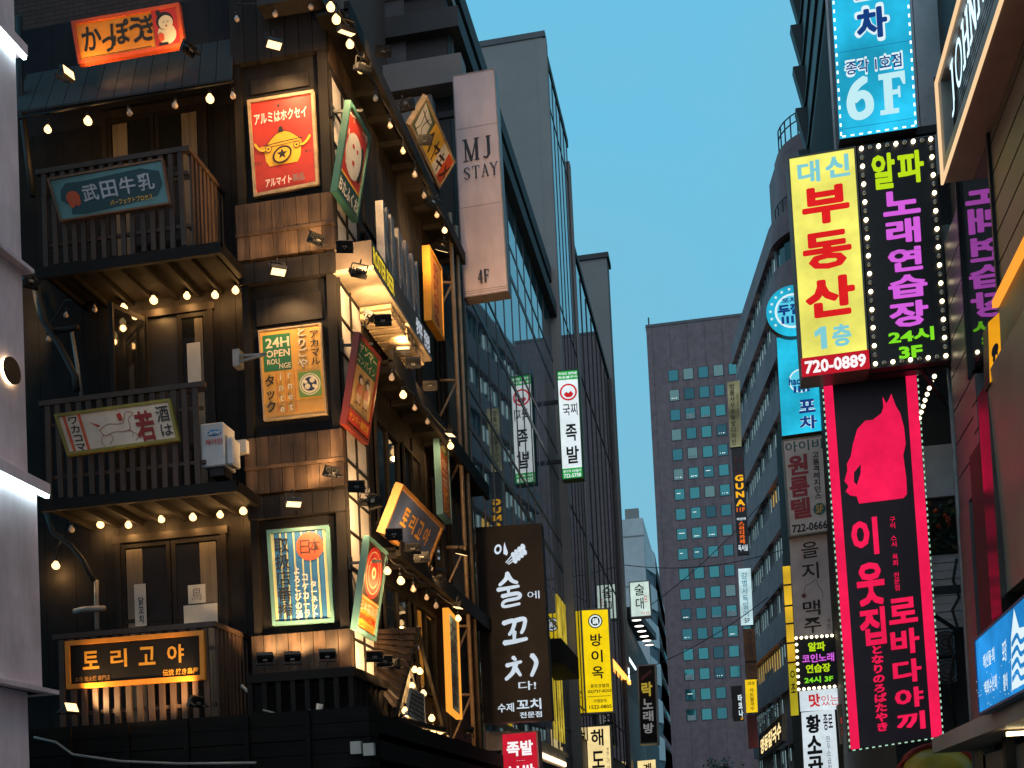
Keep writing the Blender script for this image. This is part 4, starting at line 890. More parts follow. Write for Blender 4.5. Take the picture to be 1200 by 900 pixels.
# ------------------------------------------------------------------ blade signs down the left row
sd = paint('box_side', (.10, .09, .09), .5)
def E_(name, r, g, b, st=1., var=.10, sc_=1.6): return glow(name, rgb(r, g, b), st, var, sc_)
s = Sign('hotel_sign', 'tall plain mauve blade sign with thin serif capitals', qy(23.0, (530.5, 89), (579.5, 80), (595.5, 341), (543, 349)), paint('mauve_panel', (.70, .54, .53), .35, var=.10, scale=3, stretch=(1, 1, .2), grime=.2), sd, .35)
DI = paint('serif_ink', (.02, .022, .03), .5)
def serif(st, r, wd):   # simple serif capitals from strokes
    F = {'M': ([(.1, 0, .1, 1, .5), (.1, 0, .5, 1, 1), (.5, 1, .9, 0, .5), (.9, 0, .9, 1, 1)], [(.1, 1), (.9, 1), (.08, 0), (.92, 0)]),
         'J': ([(.62, 0, .62, .85, 1), (.62, .85, .45, 1, .7), (.45, 1, .25, .93, .6)], [(.62, 0)]),
         'S': ([(.85, .2, .62, .02, .6), (.62, .02, .3, .08, .6), (.3, .08, .2, .28, 1), (.2, .28, .8, .66, 1), (.8, .66, .75, .9, 1), (.75, .9, .4, .99, .6), (.4, .99, .14, .8, .6)], []),
         'T': ([(.5, 0, .5, 1, 1), (.08, .02, .92, .02, .5), (.08, .0, .08, .2, .5), (.92, 0, .92, .2, .5)], [(.5, 1)]),
         'A': ([(.5, 0, .15, 1, .5), (.5, 0, .85, 1, 1), (.27, .66, .73, .66, .5)], [(.15, 1), (.85, 1)]),
         'Y': ([(.12, 0, .5, .5, 1), (.88, 0, .5, .5, .5), (.5, .5, .5, 1, 1)], [(.12, 0), (.88, 0), (.5, 1)]),
         '4': ([(.65, 0, .65, 1, 1), (.65, 0, .12, .7, .5), (.12, .7, .9, .7, .6)], [(.65, 1)]),
         'F': ([(.25, 0, .25, 1, 1), (.25, .02, .85, .02, .5), (.25, .5, .7, .5, .5), (.85, 0, .85, .22, .5), (.7, .4, .7, .6, .5)], [(.25, 0), (.25, 1)])}
    a0, t0, a1, t1 = r; n = len(st); dw = (a1 - a0) / n
    for i, c in enumerate(st):
        X = lambda x: a0 + dw * (i + .06 + .88 * x); T = lambda t: t0 + (t1 - t0) * t
        for (x0, y0, x1, y1, k) in F[c][0]: s.stroke([(X(x0), T(y0)), (X(x1), T(y1))], wd * k, DI)
        for (x, y) in F[c][1]: s.stroke([(X(x - .16), T(y)), (X(x + .16), T(y))], wd * .4, DI)
s.rect(0, .245, 1, .2464, sd); s.rect(0, .60, 1, .6014, sd); s.rect(0, .975, 1, .9765, sd); s.rect(0, .985, 1, .9865, sd); serif('MJ', (.16, .30, .90, .395), .062); serif('STAY', (.12, .425, .96, .48), .030); serif('4F', (.34, .895, .62, .95), .036)
s.frame(paint('blade_edge', (.36, .28, .26), .4), .02, .006); s.done()
s = Sign('blade_sign', 'white lit blade sign with green ends, red emblem and brush letters', qy(36.5, (652, 434.5), (677.5, 432.5), (683.7, 560), (658.7, 562.5)), E_('lit_white', 232, 245, 250, 1.0, .06), sd, .4)
GE = E_('lit_green', 40, 160, 70); s.rect(0, 0, 1, .09, GE); s.rect(0, .90, 1, 1, GE); s.text('국내산 생족발', (.06, .02, .94, .045), E_('lit_white', 0, 0, 0), .03); s.text('참숯불구이', (.06, .055, .94, .078), E_('lit_white', 0, 0, 0), .03)
RE = E_('lit_red', 200, 40, 48); s.disc(.5, .205, .27, RE); s.disc(.5, .205, .215, E_('lit_white', 0, 0, 0)); s.poly([(.28, .225), (.40, .20), (.5, .215), (.62, .195), (.73, .225), (.62, .252), (.4, .252)], RE)
BKI = paint('sign_ink', (.012, .012, .014), .6); s.text('국찌', (.20, .31, .88, .42), BKI, .01); s.text('족', (.28, .50, .80, .655), BKI, .03); s.text('발', (.28, .70, .85, .86), BKI, .03); s.text('종각역 4번출구', (.08, .915, .92, .94), E_('lit_white', 0, 0, 0), .02); s.text('722-5758', (.1, .95, .9, .985), E_('lit_white', 0, 0, 0), .03)
s.frame(paint('green_rim', (.02, .12, .05), .5), .03, .01); s.done()
s = Sign('blade_sign', 'big black blade sign with white brush letters and skewers', qy(23.85, (557, 618), (634, 613), (647, 843), (567, 848)), paint('black_sign', (.012, .009, .008), .55, var=.1, spec=.2), sd, .35)
WB = E_('brush_white', 215, 228, 240, .95, .05)
s.ell(.33, .12, .055, .026, WB, rot=.3); s.ell(.33, .12, .03, .014, MATS['black_sign'], rot=.3); s.poly([(.41, .145), (.42, .105), (.435, .085), (.45, .105), (.48, .14), (.46, .155)], WB)
for k in range(3):
    s.stroke([(.44 + .02 * k, .19 + .005 * k), (.54 + .03 * k, .155 + .01 * k)], .02, WB)
for i in range(4):
    for k in range(2): s.ell(.56 + .05 * i + .02 * k, .155 - .013 * i + .028 * k, .034, .016, WB, rot=-.4)
def B(pts, w_=.14, tp=.35): s.curve(pts, w_, WB, tp)
B([(.46, .245), (.43, .275), (.33, .305)], .10); B([(.46, .255), (.52, .285), (.60, .297)], .10); B([(.30, .328), (.45, .322), (.62, .315)], .09); B([(.46, .325), (.46, .345)], .08)
B([(.36, .362), (.60, .352), (.61, .375), (.40, .388), (.38, .415), (.62, .405)], .085)
s.text('에', (.74, .345, .92, .385), WB, .0)
B([(.36, .50), (.52, .49), (.50, .53), (.44, .56)], .10); B([(.54, .49), (.68, .485), (.66, .53), (.62, .555)], .10); B([(.52, .545), (.51, .595)], .09); B([(.36, .60), (.52, .595), (.70, .585)], .11)
B([(.48, .675), (.52, .69)], .09); B([(.38, .715), (.60, .70)], .09); B([(.52, .705), (.47, .75), (.36, .785)], .11); B([(.52, .735), (.58, .77)], .09); B([(.76, .67), (.82, .71), (.74, .775)], .11)
s.text('다!', (.54, .80, .80, .845), WB, .01); s.text('수제', (.22, .905, .46, .95), WB, .02); s.text('꼬치', (.50, .89, .86, .945), WB, .03); s.text('전문점', (.54, .955, .86, .985), WB, .02); s.done()
s = Sign('box_sign', 'small red lit box sign with white Korean letters', qy(24.6, (587, 859.5), (629.5, 856), (634, 930), (590, 933)), E_('lit_crimson', 205, 30, 50), sd, .5)
WL = E_('lit_white2', 255, 250, 250, 1.0, 0); s.text('족발', (.14, .14, .86, .38), WL, .05); s.text('····', (.4, .44, .62, .47), WL, .02); s.text('보쌈', (.14, .52, .86, .78), WL, .05); s.frame(paint('pink_rim', (.55, .25, .28), .4), .03, .01); s.done()
s = Sign('blade_sign', 'yellow lit blade sign with a round green crest', qy(41, (680, 714), (713.7, 712.5), (720, 835), (686, 837)), E_('lit_yellow', 250, 215, 20, 1.0, .06), sd, .4)
DG = paint('crest_green', (.02, .07, .05), .5); s.disc(.5, .12, .25, DG); s.disc(.5, .12, .21, E_('lit_white', 0, 0, 0)); s.disc(.5, .12, .16, DG); s.text('鍋', (.40, .09, .60, .15), E_('lit_white', 0, 0, 0), .03)
for i, c in enumerate('방이옥'): s.text(c, (.30, .24 + .155 * i, .70, .36 + .155 * i), BKI, .025)
s.text('종로관철점', (.22, .72, .86, .755), BKI, .02); s.text('02)737-8255', (.12, .775, .94, .81), BKI, .03); s.rect(.1, .835, .9, .84, BKI); s.text('가맹문의', (.3, .865, .75, .90), BKI, .02); s.text('1522-0805', (.15, .92, .92, .955), BKI, .03)
s.frame(paint('grey_rim', (.25, .24, .2), .4), .05, .01); s.done()
s = Sign('blade_sign', 'cream lit blade sign with black letters under the yellow one', qy(41.3, (686, 851), (715.5, 849), (719, 935), (690, 937)), E_('lit_cream', 255, 228, 160, 1.0, .10), sd, .4)
for i, c in enumerate('해도진'): s.text(c, (.20, .05 + .30 * i, .70, .28 + .30 * i), BKI, .03)
s.vtext('홍어전문', (.78, .3, .92, .8), BKI, .0); s.frame(paint('grey_rim', (.25, .24, .2), .4), .04, .01); s.done()
s = Sign('blade_sign', 'black blade sign with one yellow and three grey letters', qy(58, (747, 780), (768, 778), (771.6, 871), (750, 872)), paint('black_sign', 0), paint('black_side', (.012, .012, .014), .5), 1.2)
s.poly([(.15, .16), (.75, .06), (.8, .10), (.2, .20)], P_('lip_red', 90, 25, 30)); s.text('락', (.18, .22, .78, .40), glow('dim_gold', rgb(190, 165, 60), .7), .05)
for i, c in enumerate('노래방'): s.text(c, (.22, .43 + .155 * i, .78, .56 + .155 * i), glow('dim_grey', rgb(150, 150, 150), .6), .04)
s.frame(paint('grey_rim', (.25, .24, .2), .4), .05, .01); s.done()
s = Sign('box_sign', 'greenish white lit box sign with two black brush letters', qy(60, (737, 682), (761, 680), (763.8, 722), (739, 724)), E_('lit_pale_green', 205, 228, 218, 1.0, .1), sd, .6)
s.text('술', (.25, .08, .72, .40), BKI, .01); s.text('대', (.28, .46, .66, .78), BKI, .01); s.text('포', (.68, .42, .85, .6), RE, 0); s.text('주점 본점', (.5, .86, .9, .95), RE, 0); s.frame(paint('grey_rim', (.25, .24, .2), .4), .05, .01); s.done()
s = Sign('box_sign', 'small warm lit box sign at the end of the shop row', qy(62, (747, 892), (768, 890), (770, 925), (749, 926)), E_('lit_cream', 0, 0, 0), sd, .5)
s.text('계', (.3, .1, .75, .45), BKI, .04); s.text('단', (.3, .5, .75, .9), BKI, .04); s.done()
# yellow lettering window glow on the office by the black skewer sign
YWIN = glow('yellow_window', rgb(205, 180, 60), .8, .3, 1.5)
mb = MB(); xw = X2 - .02
a = ox(646, 790, XL + .02); b = ox(664, 880, XL + .02)
for i in range(5): y = a.y + (b.y - a.y) * i / 5; mb.box(XL + .02, XL + .03, y, y + abs(b.y - a.y) / 5 - .3, 4.6, 6.7, YWIN)
for i in range(3): y = a.y + 2 + i * 1.1; mb.box(XL + .02, XL + .03, y, y + .85, 7.8, 9.3, YWIN)
mb.build('glowing_window', b1)
mb = MB(); mb.box(XL, XL + .55, Y1 + .2, 33, 3.55, 3.95, paint('canopy_white', (.55, .45, .36), .5)); mb.box(XL + .56, XL + .60, Y1 + .3, 32.8, 3.62, 3.74, glow('canopy_led', (1, .78, .5), 2.5)); mb.build('canopy', b1)
mb = MB(); q = ox(654, 775, XL + .3); mb.box(XL, XL + .75, q.y - 2.5, q.y + 1.2, q.z - .4, q.z + .25, TIMBER); mb.build('vent_box', b1)

# ------------------------------------------------------------------ hanging signs on the right
YR = 15.35
s = Sign('light_box_sign', 'tall bright cyan sign with dark blue letters and 6F', qy(YR + .12, (971, -62), (1061, -80), (1075, 149), (984, 163)), E_('lit_cyan', 40, 188, 230, 1.0, .25, 1.3), paint('maroon_side', (.10, .05, .06), .5), .42)
NV = E_('lit_navy', 22, 62, 128, 1., 0); LW = E_('lit_ice', 225, 245, 252, 1.0, 0); PC = E_('lit_pale_cyan', 195, 238, 246, 1., 0)
s.text('포', (.28, .12, .70, .315), LW, .10); s.text('포', (.30, .13, .68, .305), NV, .07); s.text('차', (.265, .335, .735, .535), LW, .125); s.text('차', (.30, .355, .70, .515), NV, .075)
s.text('종각 1호점', (.11, .60, .87, .695), LW, .09); s.text('종각 1호점', (.13, .612, .85, .682), NV, .015)
for L_ in (0,):   # 6F in slab figures
    s.curve([(.37, .715), (.24, .75), (.17, .82), (.20, .885), (.30, .90), (.40, .875), (.40, .82), (.32, .79), (.21, .815)], .105, PC, 0, 6)
    s.rect(.60, .705, .71, .91, PC); s.rect(.54, .705, .88, .735, PC); s.rect(.54, .89, .78, .915, PC); s.rect(.71, .795, .80, .82, PC); s.rect(.78, .78, .81, .838, PC); s.poly([(.81, .735), (.88, .735), (.88, .775), (.85, .775)], PC)
s.rect(0, .56, 1, .562, NV); s.rect(0, .955, 1, .957, NV); s.dots(9, 22, .03, glow('led_dot_white', (.8, .9, 1), 2.2, small=True), .02, dash=(.010, .022)); s.done()
s = Sign('light_box_sign', 'yellow lit sign with big red Korean letters and a phone number', qy(YR, (923, 185), (1002.4, 171.8), (1019.4, 432.2), (940, 442.6)), E_('lit_lemon', 246, 240, 112, 1.0, .14, 1.8), paint('brown_side', (.05, .03, .025), .5), .40)
SK = E_('lit_sky', 128, 205, 214, 1., 0); RD = E_('lit_red2', 226, 34, 36, 1.0, .05)
s.text('대', (.13, .03, .46, .13), SK, .05); s.text('신', (.54, .025, .90, .125), SK, .05)
s.text('부', (.16, .155, .86, .325), RD, .065); s.text('동', (.13, .36, .85, .53), RD, .06); s.text('산', (.12, .565, .86, .745), RD, .07)
s.poly([(.22, .805), (.32, .785), (.40, .785), (.40, .885), (.31, .885), (.31, .815), (.23, .83)], SK); s.text('층', (.48, .785, .76, .885), SK, .05)
s.rect(0, .905 + .0, 1, 1, E_('lit_red_strip', 190, 28, 44, 1., 0)) if False else s.rect(0, .915, 1, 1, E_('lit_red_strip', 190, 28, 44, 1., 0))
s.text('720-0889', (.05, .93, .95, .988), WL, .05); s.frame(paint('thin_rim', (.15, .14, .10), .4), .02, .006); s.done()
s = Sign('marquee_sign', 'black sign with pink and lime letters and bulbs all round', qy(YR, (1004.2, 171), (1095, 158.5), (1113.5, 421.5), (1021.2, 432)), paint('black_vinyl', (.008, .008, .009), .4, var=.1), paint('brown_side', 0), .40)
LM = E_('lit_lime', 190, 225, 30, 1., 0); PK = E_('lit_orchid', 214, 96, 222, 1., 0); LG = E_('lit_grass', 130, 225, 40, 1., 0)
s.text('알', (.17, .05, .47, .21), LM, .055); s.text('파', (.50, .055, .84, .20), LM, .055)
for i, (c, r) in enumerate(zip('노래연습장', ((.28, .225, .76, .335), (.30, .352, .74, .465), (.30, .482, .74, .588), (.28, .604, .78, .706), (.27, .722, .77, .835)))): s.text(c, r, PK, .06)
s.text('24시', (.24, .845, .82, .905), LG, .05); s.text('3F', (.36, .92, .66, .975), LG, .07)
s.rect(0, .5, 1, .5012, sd); s.bulbs(8, 24, .028, glow('marquee_on', (1, .80, .48), 5, small=True), paint('marquee_off', (.45, .42, .36), .3), .05); s.done()
for o_ in ('maroon_side',): pass
s = Sign('led_sign', 'tall dark sign with glowing crimson letters and a cat silhouette', qy(YR + .45, (964, 440), (1073, 428), (1104, 862.6), (997, 878.6)), paint('robata_ground', (.030, .006, .014), .45, var=.1), paint('black_side2', (.015, .012, .013), .5), .35)
CR = glow('led_crimson', rgb(247, 30, 84), 1.0, .08, 2.); s.rect(0, 0, .10, 1, CR); s.rect(.885, 0, 1, 1, CR)
s.poly([(.50, .135), (.60, .12), (.625, .105), (.625, .075), (.66, .095), (.69, .085), (.72, .07), (.76, .105), (.80, .125), (.83, .165), (.835, .21), (.80, .24), (.815, .30), (.81, .345), (.77, .355), (.29, .355), (.27, .335), (.20, .33), (.155, .318), (.19, .305), (.15, .29), (.19, .262), (.19, .245), (.24, .225), (.27, .195), (.33, .155), (.42, .135)], CR)
s.poly([(.26, .27), (.34, .25), (.33, .275), (.28, .305), (.25, .295)], MATS['robata_ground'])
for c, r in zip('이웃집', ((.18, .395, .47, .495), (.20, .515, .50, .63), (.20, .635, .48, .735))): s.text(c, r, CR, .05)
for c, r in zip('로바다야끼', ((.52, .64, .82, .735), (.53, .75, .84, .845), (.55, .845, .84, .915 + .02), (.55, .922 - .0, .84, .99 - .0), (.55, .99, .84, .999))):
    pass
rows = [(.632, .715), (.722, .795), (.80, .862), (.867, .925), (.930, .987)]
for c, (t0, t1) in zip('로바다야끼', ((.625, .700), (.708, .782), (.790, .858), (.865, .925), (.930, .985))): s.text(c, (.52, t0 - .005, .83, t1 - .012), CR, .05)
s.vtext('となりのろばたやき', (.29, .735, .43, .965), CR, .055); s.vtext('구이 스시 육회 전문점', (.60, .40, .67, .60), CR, .01)
s.dots(14, 60, .03, glow('led_dot', (.6, 1, .75), .7, small=True), -.012, dash=(.008, .018)); s.done()
s = Sign('light_box_sign', 'cyan lit bar sign with navy letters and a round crest', qy(26, (910, 396), (963, 392), (967, 504), (916.5, 511)), E_('lit_cyan2', 40, 190, 226, 1., .2, 1.2), sd, .3)
s.text('두껍', (.46, .02, .80, .25), LW, .09) if False else None
for c, r in zip('두껍', ((.50, .03, .84, .14), (.50, .16, .84, .27))): s.text(c, r, LW, .12); s.text(c, r, NV, .06)
s.disc(.5, .46, .26, LW); s.disc(.5, .46, .23, E_('lit_cyan3', 90, 205, 232, 1., 0)); s.text('hackers', (.22, .42, .80, .50), NV, .05)
for k in range(4): s.rect(.32 + .1 * k, .51, .38 + .1 * k, .58, NV)
for c, r in zip('포차', ((.42, .66, .80, .80), (.42, .83, .82, .97))): s.text(c, r, LW, .12); s.text(c, r, NV, .06)
s.done()
# round sign above it
rc = oy(929, 364, 25.6); rr = (oy(929, 364, 25.6) - oy(929, 334, 25.6)).length
q = [rc + Vector((-rr, 0, rr)), rc + Vector((rr, 0, rr)), rc + Vector((rr, 0, -rr)), rc + Vector((-rr, 0, -rr))]
s = Sign('round_sign', 'round cyan lit sign half hidden behind the yellow one', q, E_('lit_cyan2', 0, 0, 0), sd, .2); s.mb = MB()
ring = [(.5 + .5 * math.cos(2 * math.pi * i / 40), .5 + .5 * math.sin(2 * math.pi * i / 40)) for i in range(40)]
s.mb.add([s.P(a, t, 0) for a, t in ring] + [s.P(a, t, -.2) for a, t in ring], [tuple(range(40))], MATS['lit_cyan2']); s.mb.add([s.P(a, t, 0) for a, t in ring] + [s.P(a, t, -.2) for a, t in ring], [tuple(range(40, 80))] + [(i, (i + 1) % 40, 40 + (i + 1) % 40, 40 + i) for i in range(40)], sd)
s.ell(.5, .5, .34, .34, LW); s.ell(.5, .5, .30, .30, E_('lit_cyan3', 0, 0, 0)); s.text('두껍', (.22, .36, .66, .58), NV, .09); s.text('포차', (.3, .24, .6, .34), NV, .05)
for k in range(5): s.rect(.28 + .09 * k, .60, .33 + .09 * k, .74, NV)
for i in range(9): a_ = 2.5 + i * .35; s.star(.5 + .42 * math.cos(a_), .5 + .42 * math.sin(a_), .04, LW)
s.done()
s = Sign('panel_sign', 'grey unlit lodging sign with red letters and 5F oval', qy(26, (916.5, 516), (967, 509), (974, 622), (925, 629)), paint('grey_ground', (.70, .64, .64), .6, var=.08), sd, .25)
TG = P_('dull_teal', 50, 110, 110); s.text('아이비', (.06, .03, .92, .14), TG, .02)
for i, c in enumerate('원룸텔'): s.text(c, (.09, .17 + .225 * i, .56, .38 + .225 * i), P_('dull_red', 170, 55, 65), .05)
s.vtext('고품격레지던스', (.66, .16, .84, .66), INK, .02); s.disc(.76, .76, .13, TG); s.text('5F', (.68, .72, .84, .80), YEL, .03); s.text('722-0666', (.08, .885, .92, .97), INK, .03); s.frame(paint('grey_rim', 0), .03, .01); s.done()
s = Sign('panel_sign', 'grey unlit beer house sign with a faint animal drawing', qy(26.2, (925, 631), (975, 624), (983, 743), (931.6, 749)), paint('grey_ground2', (.62, .56, .58), .6, var=.08), sd, .25)
for c, r in zip('을지맥주', ((.26, .06, .66, .22), (.24, .27, .64, .43), (.22, .64, .62, .79), (.22, .81, .62, .96))): s.text(c, r, INK, .01)
s.curve([(.26, .60), (.30, .5), (.44, .47), (.56, .44), (.60, .50), (.68, .56), (.70, .63)], .015, GREYP); s.disc(.26, .585, .05, P_('dull_brick', 120, 70, 60)); s.vtext('4층', (.72, .82, .86, .95), GREYP, .0); s.done()
s = Sign('marquee_sign', 'small black karaoke sign with lime and pink letters and bulbs', qy(25.7, (933, 748), (981, 744.5), (984, 804), (936, 808)), paint('black_vinyl', 0), sd, .3)
s.text('알파', (.28, .10, .70, .28), LM, .05); s.text('코인노래', (.12, .33, .90, .50), PK, .04); s.text('연습장', (.20, .53, .80, .70), LM, .04); s.text('24시 3F', (.15, .77, .85, .90), LG, .05)
s.bulbs(8, 8, .032, MATS['marquee_on'], MATS['marquee_off'], .0, 1); s.done()
s = Sign('light_box_sign', 'low white lit sign with a red word on top of the stack', qy(25.9, (936.6, 810), (984, 806), (987, 831), (938, 834)), E_('lit_white3', 215, 228, 235, 1., .08), sd, .3)
s.text('맛', (.22, .18, .50, .82), RE, .06); s.text('있는', (.52, .3, .95, .78), RE, .0); s.done()
s = Sign('light_box_sign', 'white lit restaurant sign with bold black brush letters', qy(25.5, (939, 835), (978, 831), (985, 930), (944, 934)), E_('lit_white3', 0, 0, 0), paint('teal_side', (.10, .14, .14), .5), .3)
for i, c in enumerate('황소곱창'): s.text(c, (.12, .04 + .245 * i, .56, .26 + .245 * i), BKI, .06)
s.text('종로', (.64, .05, .92, .24), BKI, .02); s.vtext('한우소곱창전문', (.68, .3, .82, .9), GREYP, 0); s.done()
s = Sign('light_box_sign', 'narrow plain side sign squeezed next to the white restaurant sign', qy(25.3, (981, 826), (992, 824), (996, 870), (985, 872)), P_('beige_ground', 150, 130, 105), sd, .3); s.vtext('대포', (.2, .3, .8, .8), RE, .02); s.done()
s = Sign('light_box_sign', 'slim yellow lit panel stack behind the grey lodging sign', qy(31, (917, 664), (926, 663), (936, 838), (927, 839)), E_('lit_amber', 225, 180, 45, .9, .3, 1.2), sd, .3)
for t in (.12, .26, .38, .51, .64): s.rect(0, t, 1, t + .012, INK)
s.rect(0, .66, 1, 1, E_('lit_yellow2', 190, 175, 40, .8, .1)); s.text('O', (.2, .7, .8, .75), INK, .03); s.text('초', (.2, .78, .8, .85), INK, .03); s.done()
# far signs on the curved office
YF = 62
s = Sign('panel_sign', 'grey far blade sign with a column of small dark letters', qy(YF, (852, 448), (866.7, 445.6), (869, 523), (855.6, 524.4)), E_('lit_olive', 150, 152, 120, .55, .35, .8), sd, .3); s.vtext('법률사무소동방디자인', (.15, .03, .6, .97), INK, .02); s.vtext('종로3가', (.68, .2, .9, .6), INK, 0); s.done()
s = Sign('led_sign', 'tall black far blade sign with yellow and orange letters', qy(YF, (856.7, 526), (871, 524.4), (878, 649), (864.4, 650)), paint('black_vinyl', 0), sd, .3)
AM = E_('lit_letter_amber', 255, 185, 40, 1., 0); OR = E_('lit_letter_orange', 240, 110, 40, 1., 0)
s.vtext('NU', (.12, .06, .9, .25), P_('dim_letter_red', 110, 40, 40), .04); s.vtext('GUNA', (.10, .24, .92, .55), AM, .06); s.text('11F', (.15, .56, .85, .60), OR, .04); s.text('국빈관', (.1, .655, .9, .68), LW, .02); s.vtext('스터디카페', (.25, .69, .75, .90), OR, .05); s.text('독서실', (.1, .91, .9, .97), LW, .02); s.done()
s = Sign('light_box_sign', 'pale lit far blade sign with a column of blue letters', qy(YF, (865, 666.7), (879.6, 665.6), (882.7, 732), (868.4, 733)), E_('lit_pale_blue', 190, 222, 228, 1., .15), sd, .3); s.vtext('감별사독일어', (.2, .06, .75, .86), E_('lit_letter_blue', 70, 130, 150, 1., 0), .01); s.text('5F', (.3, .88, .75, .96), INK, .02); s.done()
s = Sign('panel_sign', 'brown unlit far blade sign in two plates', qy(YF, (870.4, 737), (884.4, 736), (888, 795), (874.8, 796)), paint('brown_ground', (.30, .13, .05), .6), sd, .3); s.vtext('마담누구와', (.3, .05, .8, .58), P_('ochre_ink', 90, 55, 30), .02); s.rect(0, .64, 1, .68, INK); s.text('와인', (.2, .74, .8, .84), P_('ochre_ink', 90, 55, 30), .02); s.done()
s = Sign('light_box_sign', 'yellow lit far blade sign with small black letters', qy(YF, (873, 796.8), (886.4, 796), (888, 834.4), (874.6, 835.4)), E_('lit_yellow3', 245, 205, 30, 1., .05), sd, .3); s.text('2호점', (.2, .06, .8, .16), INK, .02); s.vtext('식도쌀국수', (.35, .25, .75, .95), INK, .02); s.done()
s = Sign('panel_sign', 'maroon unlit far blade sign at the bottom of the stack', qy(YF, (875, 838), (886.6, 837), (889, 876), (877.5, 877)), paint('maroon_ground', (.20, .04, .05), .6), sd, .3); s.vtext('삼겹살집', (.2, .08, .8, .92), P_('dull_maroon', 120, 50, 50), .02); s.done()
s = Sign('led_sign', 'black far sign with slanting white handwritten letters', qy(YF - 1, (856.6, 804.4), (869, 803), (872, 844), (859.4, 845)), paint('black_vinyl', 0), sd, .3); s.vtext('타코나', (.55, .25, .98, .9), LW, .05); s.text('2F', (.7, .92, .95, .98), AM, .02); s.done()
sbp = [p0 + dv * 1 + nv * .5]
A_ = oy(890, 878, 64); B_ = oy(917, 856, 57)
q = [oy(890, 862, 64), oy(917, 836, 57), oy(917, 868, 57)]; q.append(q[0] + q[2] - q[1])
s = Sign('shop_sign', 'warm lit brown shop sign running along the brown office', q, paint('shop_sign_ground', (.07, .04, .02), .5), sd, .2); s.text('명동칼국수', (.06, .2, .94, .85), glow('warm_letter', rgb(255, 225, 160), 1.2), .05); s.frame(paint('box_trim', 0), .06, .03); s.done()
for i in range(7):
    p = q[0].lerp(q[1], (i + .3) / 7) + Vector((-.3, 0, .45)); t_ = thing('gooseneck_lamp', '%s gooseneck lamp from the far end over the brown shop sign' % ('first', 'second', 'third', 'fourth', 'fifth', 'sixth', 'seventh')[i], 'lamp', p, 'gooseneck lamps over the shop sign')
    mb = MB(); mb.tube([p + Vector((.35, 0, -.1)), p + Vector((.15, 0, .1)), p], .03, STEEL, 5); mb.build('arm', t_)
    mb = MB(); mb.lathe(p, [(.03, .08), (.10, .0), (.15, -.06)], STEEL, 8); mb.build('shade', t_)
# bronze building signs
xs = XR - .56
s = Sign('light_box_sign', 'large blue lit sign over the awning with a white brush emblem', qx(xs, (1142.5, 750), (1230, 671), (1230, 795), (1148, 838)), E_('lit_azure', 40, 140, 215, 1., .22, 1.5), sd, .08)
s.text('해산물·회', (.12, .28, .30, .46), LW, .02); s.text('백화수산회', (.12, .62, .32, .80), LW, .02); s.text('포장', (.42, .30, .48, .55), LW, .02); s.text('활어', (.42, .68, .48, .88), LW, .02)
s.poly([(.55, .34), (.60, .05), (.66, .30), (.80, .36), (.80, .92), (.54, .92)], LW)
for k in range(4): s.curve([(.56, .42 + .13 * k), (.63, .36 + .13 * k), (.68, .46 + .13 * k), (.79, .42 + .13 * k)], .05, MATS['lit_azure'], .2)
random.seed(9)
for i in range(40): s.ell(random.uniform(.05, .98), random.uniform(.55, .98), .004, .008, LW, 6)
s.frame(paint('blue_rim', (.03, .12, .25), .4), .02, .01); s.done()
xj = xf + .06; jb, jt = ox(1117, 138, xj), ox(1114.5, 78, xj); zA, zB = jb.z, jt.z   # serif name in the framed recess
s = Sign.__new__(Sign); ya_ = jb.y + .1; s.q = [Vector((xj, ya_, zB)), Vector((xj, ya_ - 2.3, zB)), Vector((xj, ya_ - 2.3, zA)), Vector((xj, ya_, zA))]
s.N = Vector((-1, 0, 0)); s.W = 2.3; s.H = zB - zA; s.k = 0; s.mb = MB(); s.root = thing('letter_sign', 'cool white serif capitals glowing in the framed bronze recess', 'sign', (xj, ya_ - 2, zA)); s.part = 'letters'; s.depth = .05
ICE = glow('letter_ice', rgb(205, 240, 255), 1.5)
SJ = {'J': [(.6, 0, .6, .95, 1), (.6, .95, .5, 1.15, .8), (.5, 1.15, .3, 1.16, .8), (.4, 0, .8, 0, .5)], 'O': None, 'H': [(.2, 0, .2, 1, 1), (.8, 0, .8, 1, 1), (.2, .48, .8, .48, .5), (.05, 0, .35, 0, .5), (.65, 0, .95, 0, .5), (.05, 1, .35, 1, .5), (.65, 1, .95, 1, .5)],
      'N': [(.2, 0, .2, 1, .6), (.2, 0, .8, 1, 1), (.8, 0, .8, 1, .6), (.05, 0, .3, 0, .5), (.65, 0, .95, 0, .5), (.05, 1, .35, 1, .5)], 'Y': [(.1, 0, .5, .5, 1), (.9, 0, .5, .5, .6), (.5, .5, .5, 1, 1), (.0, 0, .25, 0, .5), (.7, 0, 1, 0, .5), (.35, 1, .65, 1, .5)]}
for i, c in enumerate('JOHNNY'):
    x0_ = i * .17; fx = lambda x: x0_ + .15 * x; ft = lambda t: .0 + .82 * t
    if c == 'O': s.curve([(fx(.5 + .42 * math.sin(a_)), ft(.5 - .5 * math.cos(a_))) for a_ in [2 * math.pi * k / 14 for k in range(15)]], .055, ICE)
    else:
        for (u0, v0, u1, v1, k) in SJ[c]: s.stroke([(fx(u0), ft(v0)), (fx(u1), ft(v1))], .075 * (k if k > .6 else .8), ICE)
s.done()
a = ox(1158, 400, XR - .3)
s = Sign('pig_sign', 'small orange lit box sign with a black pig silhouette', qy(12.05, (1158, 378), (1171, 366), (1174, 432), (1160, 449)), E_('lit_orange', 245, 165, 30, 1., .08), BLACK, .25)
